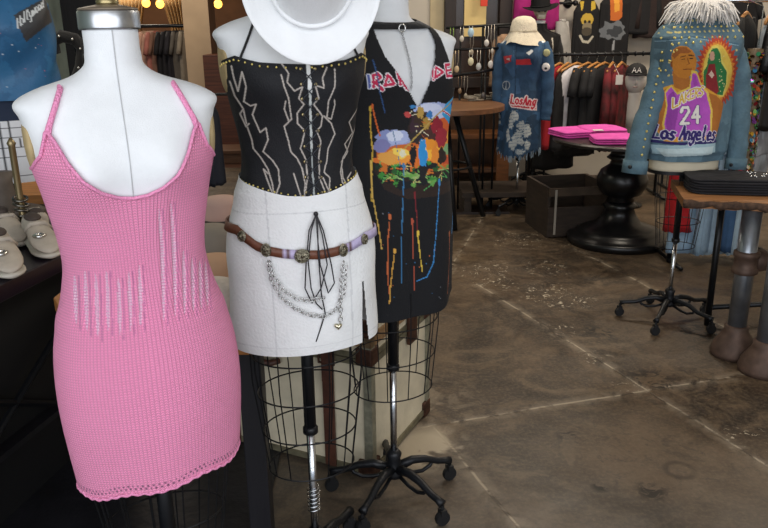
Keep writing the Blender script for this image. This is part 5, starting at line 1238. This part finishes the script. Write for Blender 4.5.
p = G(598, 129, .83); tag(MB().box((0, 0, 0), (.07, .05, .004)).build('paper_tag', MATS['paper_white'], loc=(p.x, p.y, .822)), 'small white paper label on the pink shirts', 'label')
# wooden crate behind pedestal
p = G(582, 243); t = thing('wooden_crate', (p.x - .02, p.y + .42, 0), 'dark wooden crate on the floor left of the pedestal base', 'crate', None, .15)
CR = mat('crate_wood', '#33281f', .7, noise=.35, nscale=8, stretch=(1, 1, 5))
MB().box((0, .24, .19), (.50, .02, .38)).build('panel', CR, t); MB().box((0, 0, .02), (.5, .46, .03)).build('floor_board', CR, t)
for s in (-1, 1): MB().box((s * .24, 0, .19), (.022, .46, .38)).build('panel', CR, t)
MB().box((0, -.24, .12), (.50, .02, .22)).build('panel', CR, t); MB().box((0, -.25, .35), (.50, .02, .06)).build('slat', mat('pale_crate_wood', '#483a2c', .7, noise=.3), t)
MB().box((-.2, -.262, .2), (.016, .006, .34)).build('edge_strip', mat('pale_strip', '#9c9488', .6), t)
p = G(544, 228); t = thing('low_platform', (p.x - .1, p.y + .7, 0), 'low dark wooden platform behind the denim-shirt form', 'platform')
MB().box((-.0, 0, .17), (1.0, .5, .04)).build('top_board', CR, t); 
for s in (-1, 1): MB().box((s * .45, 0, .075), (.06, .44, .15)).build('foot', CR, t)

# ================================================================== right: studded jacket form
bj_ = Body(.09, .0, .97); q = G(667, 320); plj = Place(q.x, q.y, math.radians(8), bj_)
t = dress_form('cream dress form on an iron caster base wearing the studded denim jacket', plj, 'plain', chrome_z=.45, group=None, lin_mat=mat('cream_linen', '#d9cfb6', .85, noise=.04)); rolling_base(t, .25, 5, -2.3)
MB().rings([[(float(x), float(y), z) for x, y in zip(*bj_.S(np.linspace(0, 2 * PI, 60, endpoint=False), np.full(60, .91), o_)[:2])] for z, o_ in ((.815, .0), (.815, .004), (.832, .004), (.832, 0))], cap=False).build('hip_rim', BLACKMETAL, t)
body_mesh('hip_panel', Body(.03, 0, .97), t, m=MATS['cream_linen'], zt=.95)
cage(bj_, t, .82, .42, 3, 12, .10, .13, .8)
wj = ([.70, .82, .95, 1.15, 1.30, 1.38, 1.43, 1.455, 1.475, 1.50, 1.6], [.195, .197, .200, .206, .208, .205, .172, .120, .085, .075, .07])
bjw = Body(.09, .0, 1, 1.3, wid=wj); pjw = Place(q.x, q.y, math.radians(8), bjw)
cj = Canvas(-.3, .3, .80, 1.70, .0018, '#587482')
rnd = random.Random(5)
for i in range(90): cj.blob(rnd.uniform(-.28, .28), rnd.uniform(.85, 1.5), rnd.uniform(.02, .05), rnd.uniform(.02, .08), rnd.choice(['#55707f', '#5d7a89', '#64818f', '#506a78']), .3, 14, i)
def jp(pts): return [pjw.px(640 + a * 120 / 422., 10 + b * 150 / 528.) for a, b in pts]
def jpoly(pts, c): cj.poly(jp(pts), c)
def jline(pts, w, c): cj.line(jp(pts), w, c)
jline([(60, 105), (180, 95), (340, 120)], .006, '#46667c'); jline([(60, 110), (180, 100), (340, 125)], .003, '#86a5b8')
for r_ in ((22,20,664,734,16),(33,31,660,742,18),(62,60,668,700,7),(75,74,668,678,3),(90,92,666,674,3),(104,106,664,668,2)):
    for i in range(r_[4]):
        v_ = pjw.px(r_[2] + (r_[3] - r_[2]) * i / (r_[4] - 1), r_[0] + (r_[1] - r_[0]) * i / (r_[4] - 1)); cj.ell(v_[0], v_[1], .0052, .0052, '#cdbf7c')
for i in range(12):
    for px_ in (735, 746):
        v_ = pjw.px(px_, 50 + i * 9); cj.ell(v_[0], v_[1], .0052, .0052, '#cdbf7c')
# glowing oval with robed figure (plain stand-in)
cx, cy = 268, 215; P0 = []
for i in range(72):
    a = 2 * PI * i / 72; k = 1.0 if i % 2 else .84; P0.append((cx + 76 * k * math.cos(a), cy + 130 * k * math.sin(a)))
jpoly(P0, '#b5422a'); jpoly([(cx + 62 * math.cos(a) * (1 if i % 2 else .85), cy + 108 * math.sin(a) * (1 if i % 2 else .88)) for i, a in enumerate(np.linspace(0, 2 * PI, 72, endpoint=False))], '#dd8a34')
jpoly([(cx + 50 * math.cos(a), cy + 94 * math.sin(a)) for a in np.linspace(0, 2 * PI, 30)], '#ecc957')
jpoly([(248,130),(270,128),(284,150),(290,180),(305,215),(302,260),(288,305),(270,300),(232,290),(222,250),(216,215),(228,190),(234,150)], '#e9d96a')
jpoly([(250,136),(268,133),(280,152),(285,185),(300,215),(297,260),(285,300),(262,296),(226,280),(222,250),(220,215),(232,195),(238,155)], '#2f7d46')
jpoly([(240,190),(262,188),(268,230),(272,285),(262,298),(232,280),(230,230)], '#8f2a2e'); jpoly([(243,148),(254,144),(260,160),(256,176),(246,178),(240,165)], '#d9a98e')
jpoly([(240,225),(250,212),(260,228),(252,240)], '#e6c9b4')
for i in range(16):
    r2 = random.Random(i); a, b = r2.uniform(272, 294), r2.uniform(160, 290); u_ = jp([(a, b)])[0]; cj.ell(u_[0], u_[1], .0028, .0028, '#e8e0a0')
# painted player seen in a plain purple vest
SKN, SKD = '#b5702f', '#8a4d20'
jpoly([(45,280),(85,270),(110,262),(200,250),(270,300),(288,330),(272,400),(262,450),(60,455),(35,400),(38,330)], '#e2a23a')
jpoly([(52,290),(90,276),(92,330),(75,400),(60,440),(36,400),(42,330)], SKN); jpoly([(225,285),(262,300),(290,330),(284,365),(262,450),(244,450),(248,380)], SKN)
jpoly([(112,215),(165,205),(176,262),(150,285),(120,270)], SKN)
jpoly([(104,160),(112,138),(135,126),(165,128),(186,145),(196,175),(192,205),(182,225),(160,240),(135,236),(118,220),(108,195)], '#c9812f')
jpoly([(108,160),(118,138),(138,130),(162,132),(180,146),(172,152),(140,152),(118,170)], '#9c5b28'); jpoly([(102,180),(110,178),(112,200),(104,198)], SKD)
jline([(142,165),(160,160)], .004, '#3a2010'); jline([(172,158),(186,160)], .004, '#3a2010'); jline([(146,173),(158,171)], .003, '#2a160c'); jline([(174,170),(184,170)], .003, '#2a160c'); jline([(168,170),(172,188),(164,192)], .003, SKD); jline([(152,208),(178,206)], .004, '#6a3018')
jpoly([(85,285),(110,262),(130,290),(170,268),(178,210),(196,215),(212,255),(240,290),(250,350),(246,440),(90,445),(78,400),(92,340)], '#e9c85a')
jpoly([(90,290),(110,270),(130,298),(172,275),(182,220),(194,224),(208,260),(232,292),(244,350),(240,440),(96,445),(86,400),(98,340)], '#bf58c6')
jpoly([(100,300),(118,285),(135,330),(120,420),(98,430),(92,400)], '#9c44a8'); jpoly([(178,225),(192,228),(200,262),(186,268)], '#a84ab2')
u0 = jp([(115, 345)])[0]; u1 = jp([(212, 305)])[0]; sl = (u1[1] - u0[1]) / (u1[0] - u0[0])
text(cj, 'LAKERS', u0[0], u0[1], .046, (u1[0] - u0[0]) / 7.2, .006, .014, '#f0eadf', slope=sl, arch=.012); text(cj, 'LAKERS', u0[0], u0[1], .046, (u1[0] - u0[0]) / 7.2, .006, .006, '#e3b93e', slope=sl, arch=.012)
u0 = jp([(140, 400)])[0]
text(cj, '24', u0[0], u0[1], .075, .036, .018, .020, '#6a3a8c', slope=.05); text(cj, '24', u0[0], u0[1], .075, .036, .018, .013, '#f2eee6', slope=.05)
jpoly([(30, 470), (262, 462), (262, 500), (35, 500)], '#a9c6d0'); jpoly([(40, 480), (255, 478), (250, 505), (60, 505)], '#c9dde0')
u0 = jp([(34, 448)])[0]; u1 = jp([(262, 456)])[0]; W_ = (u1[0] - u0[0]); sl = -.05
jline([(34, 458), (150, 470), (262, 462)], .014, '#2f2a66')
for lw_, cc_ in ((.017, '#d8d4e4'), (.0105, '#33246c')):
    text(cj, 'Los', u0[0], u0[1] + .004, .062, W_ * .078, .004, lw_, cc_, slope=sl, slant=.15); text(cj, 'Angeles', u0[0] + W_ * .34, u0[1] + .004, .062, W_ * .078, .004, lw_, cc_, slope=sl, slant=.15)
o = garment('studded_jacket', bjw, PAINT('light_denim', rough=.9, bump=.3, bscale=80, noise=.15, nscale=25), None, 1.575, .885, .004, 560, 430, '#587482', cj, None,
            lambda T, Z, X: .005 * np.sin(T * 8 + Z * 9) - .012 * np.clip((.93 - Z) / .02, 0, 1), solid=.004)
o.location = (plj.x, plj.y, 0); o.rotation_euler.z = plj.rz; tag(o, 'light blue denim jacket with painted basketball player, gold studs and Los Angeles lettering', 'jacket')
LDEN = mat('pale_denim', '#587482', .9, noise=.22, nscale=16, bump=.4, bscale=90)
def jl(px, py, y): p_ = plj.I @ P(px, py, y); return (p_.x, p_.y, p_.z)
yj = plj.y
s1 = sleeve(o, LDEN, [jl(673, 38, yj), jl(664, 62, yj - .02), jl(654, 98, yj - .04), jl(640, 138, yj - .07), jl(634, 172, yj - .09)], [.045, .060, .057, .055, .055])
s2 = sleeve(o, LDEN, [jl(726, 38, yj), jl(736, 62, yj), jl(740, 98, yj - .01), jl(738, 138, yj - .04), jl(735, 168, yj - .06)], [.045, .056, .052, .048, .046])
MB().tube([jl(636, 160, yj - .085), jl(634, 173, yj - .09)], [.061, .062], 20).build('cuff', LDEN, o, True); MB().tube([jl(736.5, 158, yj - .055), jl(735, 169, yj - .06)], [.051, .052], 20).build('cuff', LDEN, o, True)
c_ = jl(630, 167, yj - .165); MB().ball(c_, .010, 10, 5).build('button', BLACKMETAL, o, True); c_ = jl(731, 165, yj - .115); MB().ball(c_, .009, 10, 5).build('button', BLACKMETAL, o, True)
# studs in rows on the back of the jacket and the sleeves
sp_ = []
def st(px, py): 
    a, z = pjw.px(px, py, .004)
    if abs(a) < .215: sp_.append(bjw.front(a, z, .010))
for r_, (y0_, y1_, xa, xb, n_) in enumerate(((28, 26, 662, 738, 14), (38, 37, 658, 742, 12), (45, 42, 656, 700, 7), (52, 50, 657, 676, 4), (60, 60, 657, 666, 3), (70, 70, 656, 664, 2), (82, 82, 655, 662, 2))):
    for i in range(n_): st(xa + (xb - xa) * i / (n_ - 1), y0_ + (y1_ - y0_) * i / (n_ - 1))
for y in range(60, 160, 9): st(742, y); 
for y in range(100, 150, 10): st(736, y)
for i in range(15): u_ = i / 14; sp_.append(Vector(jl(664 - 22 * u_, 45 + 110 * u_, yj - .075 - .06 * u_)))
print('studs', len(sp_)); scatter('stud', GOLD, o, sp_[:98], .0066, (1, .8, 1), 6, 4)
mb = MB(); rnd = random.Random(8)
for i in range(420):
    a = rnd.uniform(0, 2 * PI); rr0 = rnd.uniform(.055, .095); x, y = rr0 * 1.15 * math.cos(a), rr0 * math.sin(a) ; z = 1.605 + rnd.uniform(-.03, .03); out = rnd.uniform(.03, .075); dn = rnd.uniform(.03, .075)
    mb.tube([(x, y, z), (x + out * .7 * math.cos(a), y + out * .8 * math.sin(a), z - dn * .2), (x + out * 1.2 * math.cos(a), y + out * math.sin(a), z - dn)], [.006, .005, .0015], 4, cap=False)
mb.lathe([(.09, 1.555), (.115, 1.575), (.11, 1.615), (.08, 1.64), (.05, 1.645)], n=30)
mb.build('fur_collar', mat('white_fur', '#d9d5d0', .95, sheen=.3), o, True)

# ================================================================== right: wood slab table with pipe legs
ca_, cb_, cc1 = G(671, 179.5, .765), G(684, 199.5, .765), G(768, 203, .765)
e = (cc1 - cb_); e.z = 0; e.normalize(); far = cb_ + e * 1.25; bk2 = (ca_ - cb_); bk2.z = 0
t = thing('slab_table', (0, 0, 0), 'live edge wood slab table on grey pipe legs at the right edge', 'table')
poly = [(ca_.x, ca_.y)]
n = 40; fr = []
for i in range(n + 1):
    p = cb_ + e * (1.25 * i / n); w_ = .008 * math.sin(i * 1.3) + .006 * math.sin(i * 2.9); fr.append((p.x + e.y * w_, p.y - e.x * w_))
poly += fr + [(far.x + bk2.x, far.y + bk2.y)]
SLW = mat('slab_wood', '#96683f', .5, noise=.3, nscale=6, stretch=(1, 5, 5))
MB().prism(poly, .725, .765).build('tabletop', SLW, t)
mb = MB(); rnd = random.Random(6)
mb.tube([(p[0], p[1] - .002, .745 + .004 * math.sin(i * 2.1)) for i, p in enumerate(fr)], [.017 + rnd.uniform(-.005, .006) for _ in fr], 8)
mb.build('bark_edge', mat('bark', '#4a3527', .85, noise=.6, nscale=40, bump=.8, bscale=60), t, True)
PIPE = mat('galvanised_pipe', '#868c94', .32, .8, noise=.25, nscale=10); FLG = mat('rusted_flange', '#5d4a40', .6, .4, noise=.3, nscale=20)
l1 = G(733, 354); l2 = G(762, 371)
for l in (l1, l2):
    g = MB().tube([(l.x, l.y, .10), (l.x, l.y, .728)], .043, 24).build('pipe_leg', PIPE, t, True)
    MB().lathe([(.105, .0), (.108, .02), (.095, .06), (.07, .10), (.055, .125), (.056, .15), (.045, .155)], (l.x, l.y, 0), 32).build('flange', FLG, g, True)
tz = P(741, 262, l1.y).z
MB().lathe([(.050, -.055), (.058, -.05), (.058, -.03), (.052, -.025), (.052, .025), (.058, .03), (.058, .05), (.05, .055)], (l1.x, l1.y, tz), 28).build('tee_joint', FLG, t, True)
MB().tube([(l1.x, l1.y, tz), (l1.x + .9, l1.y + .25, tz)], .033, 16).build('cross_pipe', PIPE, t, True)
MB().lathe([(.040, .03), (.052, .04), (.052, .09), (.04, .095)], (l1.x, l1.y, tz), 20, Matrix.Rotation(math.atan2(.25, .9), 3, 'Z') @ Matrix.Rotation(PI / 2, 3, 'Y')).build('tee_collar', FLG, t, True)
lb_ = G(707, 325); MB().tube([(lb_.x, lb_.y, 0), (lb_.x, lb_.y, .728)], .017, 12).build('rear_leg', BLACKMETAL, t, True)
MB().tube([(lb_.x, lb_.y, .10), (lb_.x + .8, lb_.y + .1, .10)], .014, 10).build('low_rail', BLACKMETAL, t, True); MB().tube([(lb_.x + .8, lb_.y + .1, 0), (lb_.x + .8, lb_.y + .1, .728)], .017, 12).build('rear_leg', BLACKMETAL, t, True)
# folded black jeans
BJ = mat('black_denim', '#1a1a1f', .85, noise=.25, nscale=18, bump=.3, bscale=80)
q0 = G(728, 188, .765)
for k in range(3):
    tt = folded(732 + (k % 2), 190, .766, .44, .26, .023, math.atan2(e.y, e.x) + .05, ('lowest', 'middle', 'top')[k] + ' pair of black folded jeans on the slab table' + (' with metal studs' if k == 2 else ''), BJ, 'folded jeans', 'folded black jeans', 'folded_jeans', 2, 20 + k)
    tt.location.z = .766 + k * .0245; L0 = tt.location.copy()
rnd = random.Random(12)
scatter('stud', SILVER, tt, [(.10 + rnd.uniform(-.03, .12), rnd.uniform(-.11, .11), .0245) for i in range(22)], .0055)

# ================================================================== right rack: jeans, sequins, dark clothes
RY2 = 4.85; xs = [P(px, 60, RY2).x for px in (690, 805)]
rz2 = 1.66
t = thing('clothes_rack', ((xs[0] + xs[1]) / 2, RY2, 0), 'tall chrome clothes rack behind the studded jacket at the right', 'clothes rack'); hw = (xs[1] - xs[0]) / 2
MB().tube([(-hw, 0, rz2), (hw, 0, rz2)], .015, 10).build('rail', CHROME, t, True)
for s in (-1, 1): MB().tube([(s * hw, 0, 0), (s * hw, 0, rz2)], .015, 10).build('upright', BLACKMETAL, t, True); MB().tube([(s * hw, -.22, .02), (s * hw, .22, .02)], .014, 8).build('foot', BLACKMETAL, t, True)
MB().tube([(-hw, 0, 1.02), (hw, 0, 1.02)], .012, 10).build('lower_rail', BLACKMETAL, t, True)
J1 = M_('jean_light', '#8fabc4', noise=.2, nscale=9); J2 = M_('jean_mid', '#35557c', noise=.25, nscale=9); J3 = M_('jean_pale', '#a3bbcc', noise=.2, nscale=9); J4 = M_('jean_grey', '#8e9298', noise=.25); RED = M_('red_cotton', '#b01a22'); BLK2 = M_('black_cotton', '#121214')
for px, m, rz_, L, lb in ((695, J1, .15, .93, 'pale blue jeans hanging left under the slab table'), (710, J1, .9, .92, 'pale blue jeans hanging second under the slab table'), (719, J3, .2, .94, 'faded pale jeans hanging in the middle under the slab table'), (731, J2, 1.2, .90, 'mid blue jeans behind the pipe leg'), (741, J3, .9, .92, 'pale jeans right of the pipe leg'), (751, J4, .8, .92, 'grey jeans at the right under the slab table')):
    p = P(px, 200, RY2); trousers((p.x, RY2, 1.005), rz_, lb, 'jeans on the low rail', m, L, .30, int(px), low=.62)
p = P(679, 200, 4.95); top((p.x, RY2 + .02, 1.0), .5, 'red garment hanging left of the pale jeans', 'garment', None, RED, 'red_garment', .78, .22, .10, 0, 1.15, 90, collar=False)
p = P(669, 215, 5.2); top((p.x + .1, RY2 + .1, 1.0), .9, 'black garment between the red garment and jeans', 'garment', None, BLK2, 'black_garment', .7, .22, .10, 0, 1.1, 91, collar=False)
# sequinned garment
p = P(758, 50, RY2 - .10); t = thing('sequin_top', (p.x, RY2 - .10, 1.40), 'multicoloured sequin garment hanging right of the studded jacket', 'sequin garment', None, .9)
rg = cloth_rings(.22, .25, .10, .12, -.02, -.76, 95, shoulder=False); MB().rings(rg).build('lining', mat('sequin_lining', '#6a5a45', .6, noise=.4, nscale=30), t, True)
rnd = random.Random(77); sqc = ['#b03040', '#3f9a6a', '#c9a23c', '#2a2320', '#d8d0c0', '#7a3f9a', '#3a2a20', '#c86a3a', '#8fd080', '#4a90c0', '#1d1a18', '#6a4a30']
for ci, c in enumerate(sqc):
    mb = MB()
    for i in range(64):
        ring = rg[rnd.randrange(1, len(rg))]; v = Vector(ring[rnd.randrange(len(ring))]); v.z += rnd.uniform(-.02, .02); nn = Vector((v.x, v.y * 3, rnd.uniform(-.1, .1))).normalized(); R = nn.to_track_quat('Z', 'Y').to_matrix()
        mb.lathe([(.0135, 0), (.0135, .0015)], v + nn * .004, 8, R)
    o = mb.build('sequins', mat('sequin_' + c[1:], c, .2, .7), t); o['kind'] = 'stuff'
MB().tube([(0, 0, 0), (0, 0, .22), (.02, .09, .262)], .003, 6).build('hook', SILVER, t)
for px, rz_, L, w, m, lb, sl, nm in ((742, .9, .55, .36, BLK2, 'black garment hanging just right of the jacket shoulder', .4, 'black_garment'), (778, 1.0, .45, .40, M_('dark_brown_cloth', '#33231c'), 'dark brown garment hanging at the upper right', .35, 'brown_garment'), (782, .7, .75, .42, M_('black_leather', '#101014', rough=.4), 'black leather jacket at the right edge', .3, 'leather_jacket'), (767, .8, 1.0, .2, M_('pale_blue_denim', '#a3adb6'), 'pale grey denim strip behind the sequins', 0, 'denim_garment')):
    p = P(px, 50, RY2); yo = {742: .0, 782: -.15}.get(px, .05 if nm == 'brown_garment' else .12)
    top((p.x, RY2, rz2 - .02), rz_, lb, 'jacket' if 'jacket' in nm else 'garment', 'clothes on the right rack', m, nm, L, w, .09, sl, 1.08, px, collar=False)
    hanger((p.x, RY2, rz2 - .018), rz_, ('pale wooden' if 'leather' in nm or 'brown' in nm else 'wooden') + ' hanger holding the ' + lb.split(' hanging')[0].split(' at ')[0].split(' behind')[0], 'hangers on the right rack', w * .95)
# big dark leather draped block at the far right back
# ================================================================== light
def area(name, loc, rot, sx, sy, power, col):
    l = bpy.data.lights.new(name, 'AREA'); l.shape = 'RECTANGLE'; l.size = sx; l.size_y = sy; l.energy = power; l.color = col
    o = bpy.data.objects.new(name, l); COL.objects.link(o); o.location = loc; o.rotation_euler = rot; return o
area('storefront_daylight', (0.2, -1.15, 1.9), (math.radians(84), 0, 0), 6.0, 2.6, 112, (.975, .98, 1.0))
for x, y, e in ((1.6, 3.6, 30), (2.4, 6.0, 55), (.6, 6.2, 22), (-2.6, 4.6, 24), (-3.0, 9.5, 50), (-4.2, 13.0, 60)):
    area('ceiling_lamp', (x, y, 3.25), (0, 0, 0), 1.2, .5, e, (1.0, .88, .72))
w = bpy.data.worlds.new('World'); scn.world = w; w.use_nodes = True
bg = w.node_tree.nodes['Background']; bg.inputs[0].default_value = (.75, .85, 1, 1); bg.inputs[1].default_value = .6
scn.view_settings.view_transform = 'Standard'; scn.view_settings.look = 'None'; scn.view_settings.exposure = 0; scn.view_settings.gamma = 1
